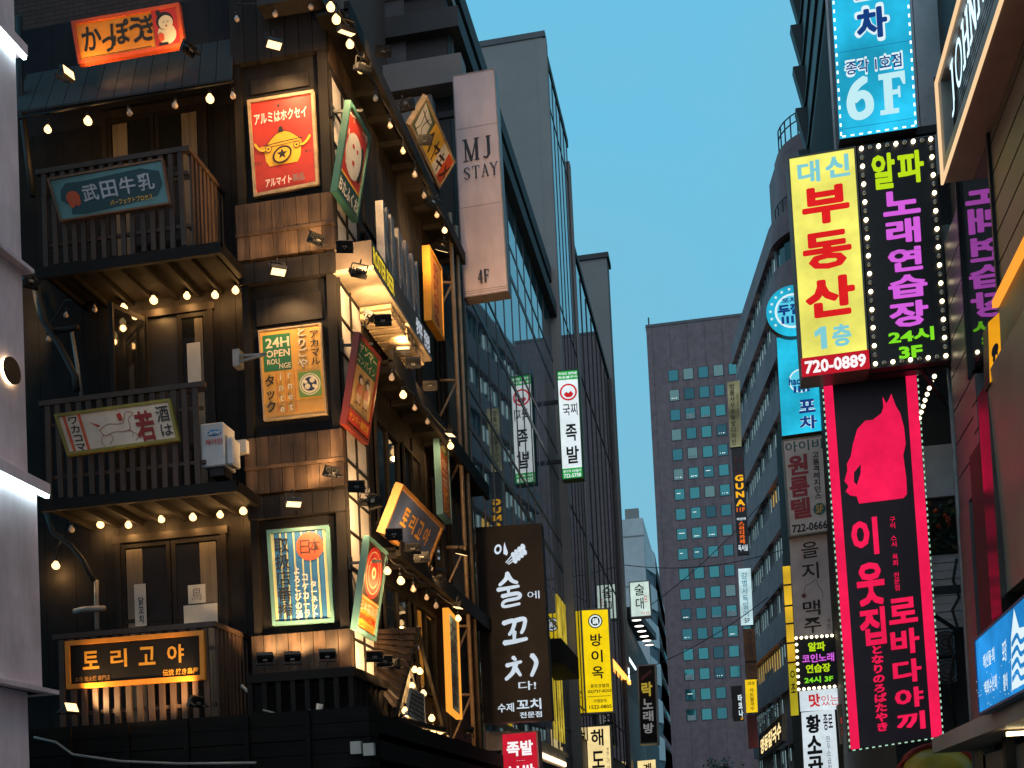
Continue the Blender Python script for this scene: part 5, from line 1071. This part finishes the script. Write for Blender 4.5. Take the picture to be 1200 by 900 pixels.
s.ell(.5, .56, .30, .10, BKI); s.ell(.40, .68, .12, .06, BKI); s.poly([(.3, .6), (.45, .6), (.42, .75), (.34, .75)], BKI); s.poly([(.6, .55), (.75, .5), (.72, .68), (.62, .7)], BKI); s.done()
# ------------------------------------------------------------------ bulbs and floodlights
ORD = ['first', 'second', 'third', 'fourth', 'fifth', 'sixth', 'seventh', 'eighth', 'ninth', 'tenth', 'eleventh', 'twelfth']
def bulb_proto(lit, label, p, group):
    t = thing('light_bulb', label, 'light bulb', p, group); p = Vector(p)
    mb = MB(); mb.tube([p + Vector((0, 0, .22)), p + Vector((0, 0, .11))], .006, BLACK, 4); mb.tube([p + Vector((0, 0, .115)), p + Vector((0, 0, .05))], .024, BLACK, 8); mb.build('socket', t)
    mb = MB(); mb.lathe(p, [(.018, .055), (.022, .035), (.040, .005), (.043, -.012), (.036, -.032), (.018, -.046), (.001, -.05)], BULBON if lit else BULBOFF, 10) if not lit else mb.lathe(p, [(.020, .055), (.030, .035), (.052, .005), (.055, -.015), (.046, -.042), (.022, -.060), (.001, -.064)], BULBON, 12); mb.build('glass', t)
    return t
PROT = {}
BL = bpy.data.lights.new('bulb_light', 'POINT'); BL.energy = 8.5; BL.color = (1, .52, .17); BL.shadow_soft_size = .045
def put_bulb(p, lit, label, group, power=True):
    if lit not in PROT: o = PROT[lit] = bulb_proto(lit, label, p, group)
    else: o = dup(PROT[lit], p, label, group)
    o.rotation_euler = (random.uniform(-.12, .12), random.uniform(-.12, .12), random.uniform(0, 3)); k_ = random.uniform(.88, 1.08); o.scale = (k_, k_, k_)
    if lit and power:
        l = bpy.data.objects.new('bulb_light', BL); COL.objects.link(l); l.parent = o; l.location = (.0, -.0, -.12)
    return o
def string(pts, where, plane, end, cable=True, group=None, name=None):
    """pts: (px, py, lit) of each bulb centre in order from `end`."""
    n = {True: 0, False: 0}; tot = {True: sum(1 for q in pts if q[2]), False: sum(1 for q in pts if not q[2])}; tops = []
    for px, py, lit in pts:
        p = plane(px, py); lit = bool(lit); st = 'glowing' if lit else 'unlit'
        k = ORD[n[lit]] + ' ' if tot[lit] > 1 else ''; n[lit] += 1
        lab = ('%s%s bulb from the %s %s' % (k, st, end, where)) if tot[lit] > 1 else ('only %s bulb %s' % (st, where))
        put_bulb(p, lit, lab, group or ('bulbs ' + where)); tops.append(p + Vector((0, 0, .22)))
    if cable and len(tops) > 1:
        mb = MB(); path = []
        for i in range(len(tops) - 1):
            for k in range(4): f = k / 4; path.append(tops[i].lerp(tops[i + 1], f) - Vector((0, 0, .04 * math.sin(math.pi * f))))
        path.append(tops[-1]); mb.tube(path, .012, CABLE, 5); o = mb.build('bulb_cable'); tag(o, 'black cable carrying the bulbs ' + where, 'cable')
py_ = lambda Y: (lambda a, b: oy(a, b, Y)); px_ = lambda X: (lambda a, b: ox(a, b, X))
string([(246, 115, 1), (103, 141, 1), (56, 151, 1), (273, 112, 0), (205, 123, 0), (152, 132, 0)], 'under the sheet metal eave', py_(15.30), 'pilaster end', False)
string([(276, 339.5, 1), (252, 345, 1), (219, 346, 1), (180, 351, 1), (145, 360, 1), (111, 362, 0), (77.5, 369, 0), (57, 397.5, 0)], 'under the top balcony', py_(YW - .16), 'pilaster end')
string([(285, 598, 1), (258, 602.5, 1), (226, 605.5, 1), (189, 608, 1), (150.5, 614.5, 1), (117.5, 614, 1), (84, 620, 0), (65.5, 662, 1)], 'under the middle balcony', py_(YW - .16), 'pilaster end')
string([(364.5, 7.5, 0), (322.5, 16, 0), (277.5, 22, 0)], 'high on the pilaster', py_(PF - .22), 'corner')
XB = XL + .50
string([(387.5, 7.5, 1), (394, 22, 1), (410, 51, 1), (422.5, 82.5, 0), (440, 115, 0), (457, 147, 0), (472, 177, 0), (486, 204.5, 0), (497, 229, 0), (512, 252, 0), (521, 269.5, 1)], 'along the top street-side eave', px_(XB), 'corner')
string([(459, 442, 0), (472.5, 462, 1), (486, 478, 0), (501, 494, 0), (528, 522, 1)], 'along the middle street-side eave', px_(XB), 'corner')
string([(454, 668.5, 1), (469.7, 680, 1), (484.5, 690, 0), (500, 700, 0), (511, 709.5, 0), (537, 724, 1)], 'along the lowest street-side eave', px_(XB), 'corner')
string([(486, 784, 1), (492, 786, 1), (483, 803, 1), (496, 812, 1), (474.5, 832, 1), (471, 846, 1), (506, 841, 1), (508, 855.5, 1), (516, 856, 1), (525, 864, 0)], 'in the gable opening', px_(XL + .18), 'ridge', False)
g_ = ox(490, 800, XL + .5)
cool = bpy.data.lights.new('gable_light', 'POINT'); cool.energy = 10; cool.color = (.85, .9, 1); cool.shadow_soft_size = .05

V = Vector
# floodlight: housing, glass, yoke; it shines along its local +Z
def flood_proto(lit):
    t = thing('floodlight', '', 'floodlight', (0, 0, 0))
    mb = MB(); mb.box(-.11, .11, -.075, .075, -.03, .025, BLACK)
    for i in range(6): x = -.09 + i * .036; mb.box(x - .005, x + .005, -.06, .06, -.055, -.031, BLACK)
    mb.box(-.03, .03, -.02, .02, -.075, -.056, STEEL); mb.build('housing', t)
    mb = MB(); mb.box(-.095, .095, -.06, .06, .0255, .031, FLOODON if lit else FLOODOFF); mb.build('glass', t)
    mb = MB()
    for k in (-1, 1): mb.box(.113 * k - .004, .113 * k + .004, -.012, .012, -.13, .01, BLACK)
    mb.box(-.117, .117, -.012, .012, -.14, -.131, BLACK); mb.tube([(0, 0, -.14), (0, .02, -.2)], .012, BLACK, 6); mb.build('yoke', t)
    return t
FP = {}
SPW = 95
def flood(p, target, label, lit=True, w_=1., shine=True, angle=115, col=(1, .60, .26)):
    p = Vector(p); d = (Vector(target) - p).normalized()
    first = lit not in FP
    if first: FP[lit] = flood_proto(lit); o = FP[lit]
    else: o = dup(FP[lit], p, label)
    o['label'] = label; o['group'] = 'small black floodlights on the tavern'; o.location = p
    o.rotation_mode = 'QUATERNION'; dv_ = (d + (CAM - p).normalized() * .85).normalized() if lit else d; o.rotation_quaternion = dv_.to_track_quat('Z', 'Y')
    if shine:
        l = bpy.data.lights.new('flood_beam', 'SPOT'); l.energy = SPW * w_; l.color = col; l.spot_size = math.radians(angle); l.spot_blend = .6; l.shadow_soft_size = .06
        lo = bpy.data.objects.new('flood_beam', l); COL.objects.link(lo); lo.parent = o; lo.location = o.rotation_quaternion.inverted() @ (d * .13 + V((0, 0, -.03))); lo.rotation_mode = 'QUATERNION'; lo.rotation_quaternion = o.rotation_quaternion.inverted() @ (-d).to_track_quat('Z', 'Y')
# over / under the orange kappou board
p = oy(79, 86, 14.95); flood(p, oy(140, 45, 15.3), 'lit floodlight at the lower corner of the orange board', True, .5)
p = oy(220.5, 57, 14.95); flood(p, oy(160, 40, 15.3), 'dark backed floodlight beside the orange board', False, .45)
# above each poster
for (px, py, tgt, nm, w2) in ((321, 51, (332, 150), 'red pot poster', .55), (326, 317, (343, 430), 'yellow 24H poster', .65), (344, 589, (352, 670), 'striped blue poster', .33)):
    p = oy(px, py, PF - .42); flood(p, oy(*tgt, PF + .02), 'lit floodlight above the ' + nm, True, w2, angle=130)
for (px, py, nm) in ((370, 280, 'under the red pot poster'), (388, 553, 'under the yellow 24H poster')):
    p = oy(px, py, PF - .45); flood(p, oy(px - 35, py - 28, PF - .05), 'dark floodlight on the plank band ' + nm, False, .8)
for px, py, nm in ((311, 770, 'left'), (343, 769, 'middle'), (384, 766, 'right')):
    p = oy(px, py, 15.3); flood(p, oy(px + 3, py - 60, PF), '%s of the three dark floodlights on the deck rail' % {'left': 'balcony-side one', 'middle': 'middle one', 'right': 'corner-side one'}[nm], False, .8, angle=130)
# balcony lights
p = oy(82.5, 830, 14.6); flood(p, oy(150, 780, YB), 'lit floodlight below the black and gold name board', True, .8)
p = oy(229, 822, 14.6); flood(p, oy(170, 780, YB), 'dark backed floodlight below the black and gold name board', False, .8)
p = oy(35, 332, 15.3); flood(p, oy(24, 350, 15.6), 'floodlight beside the pale wall under the top balcony', False, .5)
# street side
p = ox(404, 289, XL + .45); flood(p, ox(405, 265, XL), 'dark floodlight on the lattice screen below the red and green sign', False, 1.5)
p = ox(419, 321, XL + .45); flood(p, ox(411, 350, XL), 'lit floodlight on the lattice screen beside the brown box billboard', True, 1.6)
p = ox(406, 36, XL + .55); flood(p, ox(397, 150, XL), 'lit floodlight at the top of the corner', True, 2.2)
p = ox(425, 81, XL + .60); flood(p, ox(412, 190, XL + .3), 'dark floodlight over the red and green sign', False, 1.0)
p = ox(449, 60, XL + .75); flood(p, ox(440, 90, XL), 'dark floodlight above the top street-side eave', False, .4)
p = ox(477.5, 124, XL + .95); flood(p, ox(500, 160, XL + .3), 'lit floodlight beside the yellow and white tilted sign', True, .9)
p = ox(497.5, 164, XL + 1.0); flood(p, ox(505, 170, XL + .4), 'dark floodlight in front of the yellow and white tilted sign', False, .9)
p = ox(505, 239.5, XL + .6); flood(p, ox(488, 260, XL), 'lit floodlight under the far half of the top eave', True, .7)
p = ox(518, 292, XL + .6); flood(p, ox(510, 330, XL + .2), 'lit floodlight over the narrow yellow sign', True, .35)
p = ox(433, 369, XL + .35); flood(p, ox(446, 345, XL + .3), 'lit floodlight tucked under the brown box billboard', True, .7)
p = ox(449, 375, XL + .8); flood(p, ox(455, 335, XL + .5), 'dark floodlight in front of the middle eave', False, .6)
p = ox(472.5, 410, XL + .45); flood(p, ox(470, 375, XL + .4), 'lit floodlight under the silver standing letters', True, .7)
p = ox(484, 425, XL + .8); flood(p, ox(480, 380, XL + .5), 'dark floodlight below the silver standing letters', False, .5)
p = ox(504, 452, XL + .7); flood(p, ox(508, 420, XL + .2), 'dark floodlight under the narrow yellow sign', False, .5)
p = ox(417.5, 570, XL + .45); flood(p, ox(411, 545, XL), 'dark floodlight on the lattice screen below the green and cream sign', False, 1.7)
p = ox(430, 590, XL + .45); flood(p, ox(423, 625, XL), 'lit floodlight on the lattice screen above the ringed sign', True, 1.6)
p = ox(441, 589, XL + .6); flood(p, ox(460, 600, XL + .4), 'lit floodlight between the ringed sign and the slate board', True, .7)
p = ox(528, 508, XL + .55); flood(p, ox(520, 560, XL + .2), 'lit floodlight over the narrow rust and gold sign', True, .6)
for px, py, nm in ((462, 626, 'corner-side'), (484, 643, 'middle'), (494.5, 652.5, 'far')):
    p = ox(px, py, XL + .9); flood(p, ox(px + 7, py - 30, XL + .5), '%s one of three dark floodlights under the slate board' % nm, False, .5)
p = ox(514, 670, XL + .55); flood(p, ox(505, 640, XL), 'big lit floodlight at the far corner of the slate board', True, 1.0)
p = ox(537, 710.5, XL + .5); flood(p, ox(531, 760, XL + .15), 'lit floodlight over the narrow pale blue sign', True, .3)
p = ox(547, 855.5, XL + .5); flood(p, ox(540, 830, XL + .1), 'lit floodlight at the foot of the scaffold pipe', True, .25)
p = ox(541, 648, XL + .5); flood(p, ox(533, 690, XL + .1), 'lit floodlight halfway down the scaffold pipe', True, .15)
p = ox(439, 769, XL + .45); flood(p, ox(432, 735, XL), 'dark floodlight on the deck under the ringed sign', False, 1.8)
p = ox(450, 774, XL + .5); flood(p, ox(440, 745, XL + .1), 'dark floodlight on the deck next to the slatted screen', False, .6)
p = ox(459.5, 778, XL + .5); flood(p, ox(465, 770, XL + .1), 'lit floodlight on the deck in front of the slatted screen', True, .8)

# ------------------------------------------------------------------ small things on the tavern
def tube_thing(name, label, cat, pts, r, m, group=None, n=6): mb = MB(); mb.tube(pts, r, m, n); o = mb.build(name); tag(o, label, cat, group); return o
sp = thing('scaffold_pipe', 'weathered upright pipe frame with braces at the far end of the tavern', 'scaffold', ox(546, 860, XL + .35))
PIPEW = paint('pipe_wood', (.22, .15, .09), .5, .2)
mb = MB(); a = ox(527, 250, XL + .35); b = ox(550, 868, XL + .35); mb.tube([(a.x, a.y, a.z), (a.x, a.y, 3.2)], .045, PIPEW); mb.tube([(a.x, a.y + .5, a.z), (a.x, a.y + .5, 3.2)], .05, PIPEW); mb.build('post', sp)
mb = MB()
for z in (12.3, 10.4, 8.9, 7.2, 5.7, 4.4): mb = MB(); mb.tube([(a.x, a.y, z), (XL, a.y - .05, z + .02)], .03, PIPEW); mb.tube([(a.x, a.y, z), (XL, a.y - .35, z - .9)], .025, PIPEW); mb.build('brace', sp)
# brackets of the tilted signs
for (px, py, x2, nm) in ((389, 131, 408, 'red and green'), (400, 405, 418, 'green and cream'), (410, 660, 428, 'ringed')):
    a = ox(px, py, XL); mb = MB(); mb.beam(a, a + V((.42, .12, .02)), .03, .035, BLACK); mb.box(a.x, a.x + .02, a.y - .06, a.y + .06, a.z - .1, a.z + .1, BLACK); tag(mb.build('sign_bracket'), 'black arm bracket holding the %s tilted sign' % nm, 'bracket', 'sign brackets')
# air conditioner on the middle balcony
a = oy(238, 500, 15.1); b = oy(272, 547, 15.1)
ac = thing('air_conditioner', 'white outdoor air conditioner standing on the middle balcony', 'air conditioner', (a.x + .3, 15.3, b.z))
ACW = paint('ac_white', (.50, .48, .46), .5, var=.06)
mb = MB(); mb.box(a.x, b.x - .06, 15.0, 15.38, b.z, a.z, ACW); o = mb.build('casing', ac, .015)
mb = MB(); mb.box(a.x + .1, b.x - .1, 15.05, 15.33, b.z - .12, b.z - .002, BLACK); mb.build('foot', ac)
mb = MB(); mb.ball((a.x + .20, 14.995, a.z - .14), .5, P_('badge_blue', 40, 120, 170), 16, 8, (.22, .01, .09)); mb.build('badge', ac)
s = Sign.__new__(Sign); s.q = [V((a.x + .05, 14.985, a.z - .06)), V((a.x + .35, 14.985, a.z - .06)), V((a.x + .35, 14.985, a.z - .33)), V((a.x + .05, 14.985, a.z - .33))]; s.N = V((0, -1, 0)); s.W = .3; s.H = .27; s.k = 0; s.mb = MB(); s.root = ac; s.part = 'lettering'
s.text('Carrier', (.15, .18, .85, .40), WHT, .03); s.text('에어컨', (.1, .62, .9, .9), REDP, .02); s.done()
mb = MB(); q = V((b.x - .055, 15.2, (a.z + b.z) / 2 - .1)); mb.box(q.x, q.x + .1, 15.05, 15.3, b.z + .02, (a.z + b.z) / 2 + .1, ACW); mb.build('valve_cover', ac, .02)
# posts, pipes and cables at the left
tube_thing('downpipe', 'thin pale pipe rising beside the middle balcony doors', 'pipe', qy(YW - .12, (96, 466), (91, 430), (84, 388)), .03, PIPE)
tube_thing('downpipe', 'pale upright pipe beside the lowest balcony', 'pipe', qy(YW - .12, (114, 738), (113, 700), (113, 680)), .035, PIPE)
o = tube_thing('pipe_stub', 'short grey lagged pipe crossing the pale upright pipe', 'pipe', qy(YW - .25, (87, 717), (100, 714), (123, 713)), .045, PIPE)
tube_thing('conduit', 'long black conduit hanging beside the pale wall under the eave', 'cable', qy(15.6, (22, 20), (24, 110), (32, 180), (38, 230)), .05, CABLE)
tube_thing('conduit', 'black hose drooping from the pale wall to the thin pipe', 'cable', qy(15.7, (41, 340), (48, 372), (62, 388), (80, 386), (92, 383)), .045, CABLE)
tube_thing('conduit', 'black hose falling towards the middle balcony', 'cable', qy(15.6, (44, 345), (52, 378), (70, 405), (88, 440), (90, 458)), .05, CABLE)
tube_thing('conduit', 'black hose drooping from under the middle balcony to the pale pipe', 'cable', qy(15.6, (54, 600), (62, 624), (82, 638), (96, 655), (110, 680)), .04, CABLE)
tube_thing('cable', 'grey loop of cable on the corner deck', 'cable', qy(15.25, (283, 803), (292, 812), (298, 840), (300, 880), (306, 902)), .025, PIPE)
tube_thing('cable', 'slack cable hanging in front of the ground-floor fascia', 'cable', qy(14.6, (40, 864), (66, 870), (85, 884), (140, 892), (210, 895), (300, 894)), .018, PIPE)
tube_thing('cable', 'pale coil of cable behind the deck railing', 'cable', qy(15.12, (308, 832), (330, 838), (352, 837), (364, 832), (362, 842), (345, 846), (318, 845)), .015, PIPE)
tube_thing('cable', 'bundle of pale cables dropping from the deck railing', 'cable', qy(15.05, (375, 825), (372, 845), (376, 862), (384, 880)), [.05, .04, .03, .02], PAPER)
tube_thing('cable', 'thin cable sagging under the corner deck', 'cable', qy(15.0, (250, 858), (320, 856), (385, 866), (440, 880)), .014, CABLE)
# arm on the pilaster
a = oy(278, 417, PF - .15); b = oy(312, 415, PF - .55); t = thing('swing_bracket', 'grey folding metal arm reaching over the yellow 24H poster', 'bracket', a)
mb = MB(); mb.beam(a, b, .03, .03, STEEL); mb.beam(a + V((0, 0, -.09)), b, .03, .03, STEEL); mb.build('arm', t); mb = MB(); mb.box(a.x - .05, a.x + .05, a.y - .05, a.y + .12, a.z - .16, a.z + .08, STEEL); mb.build('base', t)
# small white box by the middle balcony and chalk board in the gable
a = oy(277, 519, PF - .1); b = oy(292, 532, PF - .1); mb = MB(); mb.box(a.x, b.x, PF - .2, PF - .06, b.z, a.z, ACW); tag(mb.build('junction_box'), 'small pale junction box beside the middle balcony', 'junction box')
gb = qx(XL + .22, (482, 806), (497, 814), (499, 852), (476, 838)); s = Sign('menu_board', 'small framed chalk menu board lit in the gable opening', gb, paint('chalk_ground', (.05, .05, .05), .7), depth=.03)
for i in range(6): s.text('메뉴판오늘의'[i % 5:] + '특선', (.1, .08 + .15 * i, .9, .17 + .15 * i), WHT, .0)
s.frame(PAPER, .03, .01); s.done()
# paper posters seen on the lowest doors
for (q, lb, tx) in (((157, 685, 172, 733), 'tall printed poster inside the lowest balcony door', '닭꼬치'), ((220, 686, 241, 706), 'small framed print on the lowest balcony door', '鳥'), ((215, 710, 255, 729), 'blank white board on the lowest balcony door', '')):
    a = oy(q[0], q[1], YW - .05); b = oy(q[2], q[3], YW - .05); s = Sign('paper_poster', lb, [a, V((b.x, a.y, a.z)), b, V((a.x, a.y, b.z))], PAPER, PAPER, .008, 'poster')
    if len(tx) == 1: s.text(tx, (.2, .15, .8, .85), GREYP, .0)
    elif tx: s.vtext(tx, (.3, .3, .85, .95), INK, .02)
    s.done()
# string lights of the marquee passage at right
pts = [(1095, 441), (1092, 448), (1089, 455), (1086.5, 462), (1084, 469), (1082, 476), (1079.5, 483), (1077.5, 490)]
for i, (px, py) in enumerate(pts):
    f = i / 7; p = oy(px, py, 16.0 + 1.2 * f); t = thing('light_bulb', ORD[i] + ' bulb from the top of the slanting row behind the crimson sign', 'light bulb', p, 'slanting bulbs behind the crimson sign'); mb = MB(); mb.ball(p, .028, MATS['marquee_on'], 8, 6); mb.build('glass', t)
    mb = MB(); mb.tube([p + V((.03, .03, .02)), p + V((.06, .06, .04))], .014, BLACK, 5); mb.build('socket', t)
# steel bracket rails that hang the right-hand signs
for (px0, px1, py, Y, nm) in ((1020, 1112, 436, YR + .2, 'yellow and black'), (985, 1085, 168, YR + .3, 'cyan 6F'), (1000, 1108, 700, YR + .65, 'crimson')):
    a = oy(px0, py, Y); mb = MB(); mb.beam(a, V((XR + .05, a.y, a.z)), .06, .1, BLACK); mb.beam(a + V((.6, 0, 0)), V((XR + .05, a.y + .3, a.z - .5)), .04, .04, BLACK); tag(mb.build('sign_bracket'), 'black steel rail carrying the %s sign' % nm, 'bracket', 'sign brackets')
for (px, py, Y, nm) in ((968, 480, 26.2, 'cyan bar'), (975, 580, 26.2, 'grey lodging'), (980, 690, 26.3, 'grey beer house'), (984, 780, 25.9, 'small karaoke'), (986, 860, 25.7, 'white restaurant')):
    a = oy(px, py, Y); mb = MB(); mb.beam(a, V((2.4, a.y, a.z)), .08, .1, BLACK); mb.beam(a + V((0, 0, -.5)), V((2.4, a.y, a.z - .5)), .06, .06, BLACK); tag(mb.build('sign_bracket'), 'black steel rail carrying the %s sign' % nm, 'bracket', 'sign brackets')
for (px, py, Y, nm) in ((652, 470, 36.6, 'white pork sign'), (654, 540, 36.6, 'white pork sign'), (682, 740, 41.1, 'yellow blade sign'), (684, 810, 41.1, 'yellow blade sign'), (558, 640, 23.95, 'black skewer sign'), (566, 820, 23.95, 'black skewer sign'), (532, 130, 23.1, 'mauve hotel sign'), (543, 320, 23.1, 'mauve hotel sign')):
    a = oy(px, py, Y); mb = MB(); mb.beam(a + V((.1, .1, 0)), V((XL - .1, a.y + .1, a.z)), .07, .12, BLACK); hi = py in (470, 740, 640, 130); tag(mb.build('sign_bracket'), '%s wall bracket of the %s' % ('upper' if hi else 'lower', nm), 'bracket', 'sign brackets')
# services behind the crimson sign
a = oy(1092, 742, 17.3); b = oy(1117, 800, 17.3)
for i, (z0_, z1_) in enumerate(((oy(1100, 742, 17.3).z, oy(1100, 772, 17.3).z), (oy(1100, 776, 17.3).z, oy(1100, 804, 17.3).z))):
    t = thing('outdoor_unit', ('upper' if i == 0 else 'lower') + ' grey outdoor unit beside the crimson sign', 'air conditioner', (a.x + .2, 17.0, z1_), 'outdoor units'); mb = MB(); mb.box(a.x, b.x, 17.0, 17.38, z1_, z0_, paint('unit_grey', (.24, .24, .25), .5)); mb.build('casing', t, .02)
    mb = MB(); c = V(((a.x + b.x) / 2, 16.985, (z0_ + z1_) / 2))
    for k in range(3): mb.tube([c + V((.05 * (k + 1) * math.cos(u * .524), 0, .05 * (k + 1) * math.sin(u * .524))) for u in range(13)], .006, BLACK, 4)
    mb.build('fan_grille', t)
random.seed(4)
tube_thing('cable', 'tangle of black cable hanging beside the grey outdoor units', 'cable', [oy(px, py, 16.9) for px, py in ((1121, 655), (1117, 680), (1124, 700), (1116, 715), (1122, 735), (1110, 750), (1118, 770), (1112, 800), (1120, 850))], .02, CABLE)
a = oy(1100, 590, 17.3); fl = thing('flower_box', 'dark planter with small orange flowers under the blank board', 'planter', a)
mb = MB()
for i in range(160): c = oy(random.uniform(1083, 1118), random.uniform(590, 645), 17.3) + V((0, random.uniform(-.15, .1), 0)); u = V((random.uniform(-1, 1), random.uniform(-1, 1), random.uniform(-1, 1))) * .05; v = V((random.uniform(-1, 1), random.uniform(-1, 1), random.uniform(-1, 1))) * .05; mb.add([c - u, c + v, c + u, c - v], [(0, 1, 2, 3)], paint('leaf_dark', (.03, .05, .02), .6))
mb.build('foliage', fl); mb = MB()
for i in range(7): mb.ball(oy(random.choice((1112, 1109, 1106, 1098)) + random.uniform(-2, 2), random.uniform(590, 640), 17.2), .035, P_('flower_orange', 200, 70, 30), 7, 5)
mb.build('flower', fl)
# far canopy downlights on the shop row
for i, (px, py) in enumerate(((746, 727), (749, 734), (752, 740), (755, 746), (758, 751), (761, 756))):
    p = oy(px, py, 64 + i * 1.5); t = thing('downlight', ORD[i] + ' downlight from the box sign under the shop canopy', 'downlight', p, 'canopy downlights'); mb = MB(); mb.lathe(p, [(.0, .12), (.28, .1), (.28, .02)], PARA, 10); mb.build('rim', t); mb = MB(); mb.lathe(p, [(.0, .02), (.25, .019), (.25, .0), (0, -.01)], glow('downlight_on', (1, .93, .8), 3, small=True), 10); mb.build('lens', t)
mb = MB(); a = oy(739, 722, 63); b = oy(764, 752, 76); mb.hexa([a + V((-4, 0, .1)), a + V((.3, 0, .1)), b + V((.3, 0, .1)), b + V((-4, 0, .1)), a + V((-4, 0, .5)), a + V((.3, 0, .5)), b + V((.3, 0, .5)), b + V((-4, 0, .5))], PARA); tag(mb.build('shop_canopy'), 'dark canopy with downlights beyond the black karaoke sign', 'canopy')
# yellow inflatable dome under the crimson sign and a bare street tree far down the road
t = thing('inflatable_arch', 'yellow and red inflatable dome behind the awning post', 'inflatable', oy(1095, 900, 17)); c = oy(1098, 905, 17.0); mb = MB()
mb.ball(c, .5, paint('inflatable_yellow', (.75, .48, .06), .35, var=.08), 22, 12, (1, .7, .7)); mb.build('body', t); mb = MB(); mb.tube([c + V((.5 * math.cos(u * .314), -.08 + .0 * u, .36 * math.sin(u * .314))) for u in range(11)], .05, P_('inflatable_red', 200, 60, 40), 8); mb.build('rim', t)
tr = thing('street_tree', 'dark small street tree low in front of the granite tower', 'tree', (oy(857, 960, 120).x, 120, .1)); b = Vector(tr.location); mb = MB(); mb.tube([b, b + V((.1, 0, 4)), b + V((.3, 0, 6.5))], [.25, .2, .1], TIMBER, 7); mb.build('trunk', tr); mb = MB(); random.seed(2)
LEAFD = paint('leaf_dusk', (.03, .04, .025), .6)
for i in range(30):
    a0 = b + V((.3 * random.random(), 0, random.uniform(4, 6.5))); a1 = a0 + V((random.uniform(-2.4, 1.8), random.uniform(-2, 2), random.uniform(.6, 2.4))); mb.tube([a0, a0.lerp(a1, .5) + V((random.uniform(-.4, .4), 0, .3)), a1], [.10, .05, .02], TIMBER, 4)
    for k in range(46):
        c = a0.lerp(a1, random.uniform(.25, 1.05)) + V((random.gauss(0, .35), random.gauss(0, .35), random.gauss(0, .3))); u = V((random.uniform(-1, 1), random.uniform(-1, 1), random.uniform(-1, 1))) * .16; v = V((random.uniform(-1, 1), random.uniform(-1, 1), random.uniform(-1, 1))) * .16; mb.add([c - u, c + v, c + u, c - v], [(0, 1, 2, 3)], LEAFD)
mb.build('crown', tr)
for k, (px, py) in enumerate(((421, 877), (436, 879))):
    p = oy(px, py, 14.86); mb = MB(); mb.box(p.x - .07, p.x + .07, 14.70, 14.78, p.z - .08, p.z + .08, PAPER); tag(mb.build('notice_plate'), ('first' if k == 0 else 'second') + ' small blank pale plate under the corner deck', 'plate', 'plates under the deck')


# overhead wires across the far street
for k, (q0, q1, Y, lb) in enumerate((((712, 742), (905, 575), 61, 'thin overhead wire slanting across the lower granite tower'), ((718, 660), (930, 640), 60.5, 'thin overhead wire sagging level across the granite tower'), ((700, 800), (900, 700), 59, 'lowest thin overhead wire above the far shop signs'))):
    a = oy(*q0, Y); c = oy(*q1, Y); tube_thing('overhead_wire', lb, 'cable', [a.lerp(c, f / 12) - V((0, 0, 1.2 * 4 * (f / 12) * (1 - f / 12) * .5)) for f in range(13)], .022, CABLE, 'overhead wires', 4)
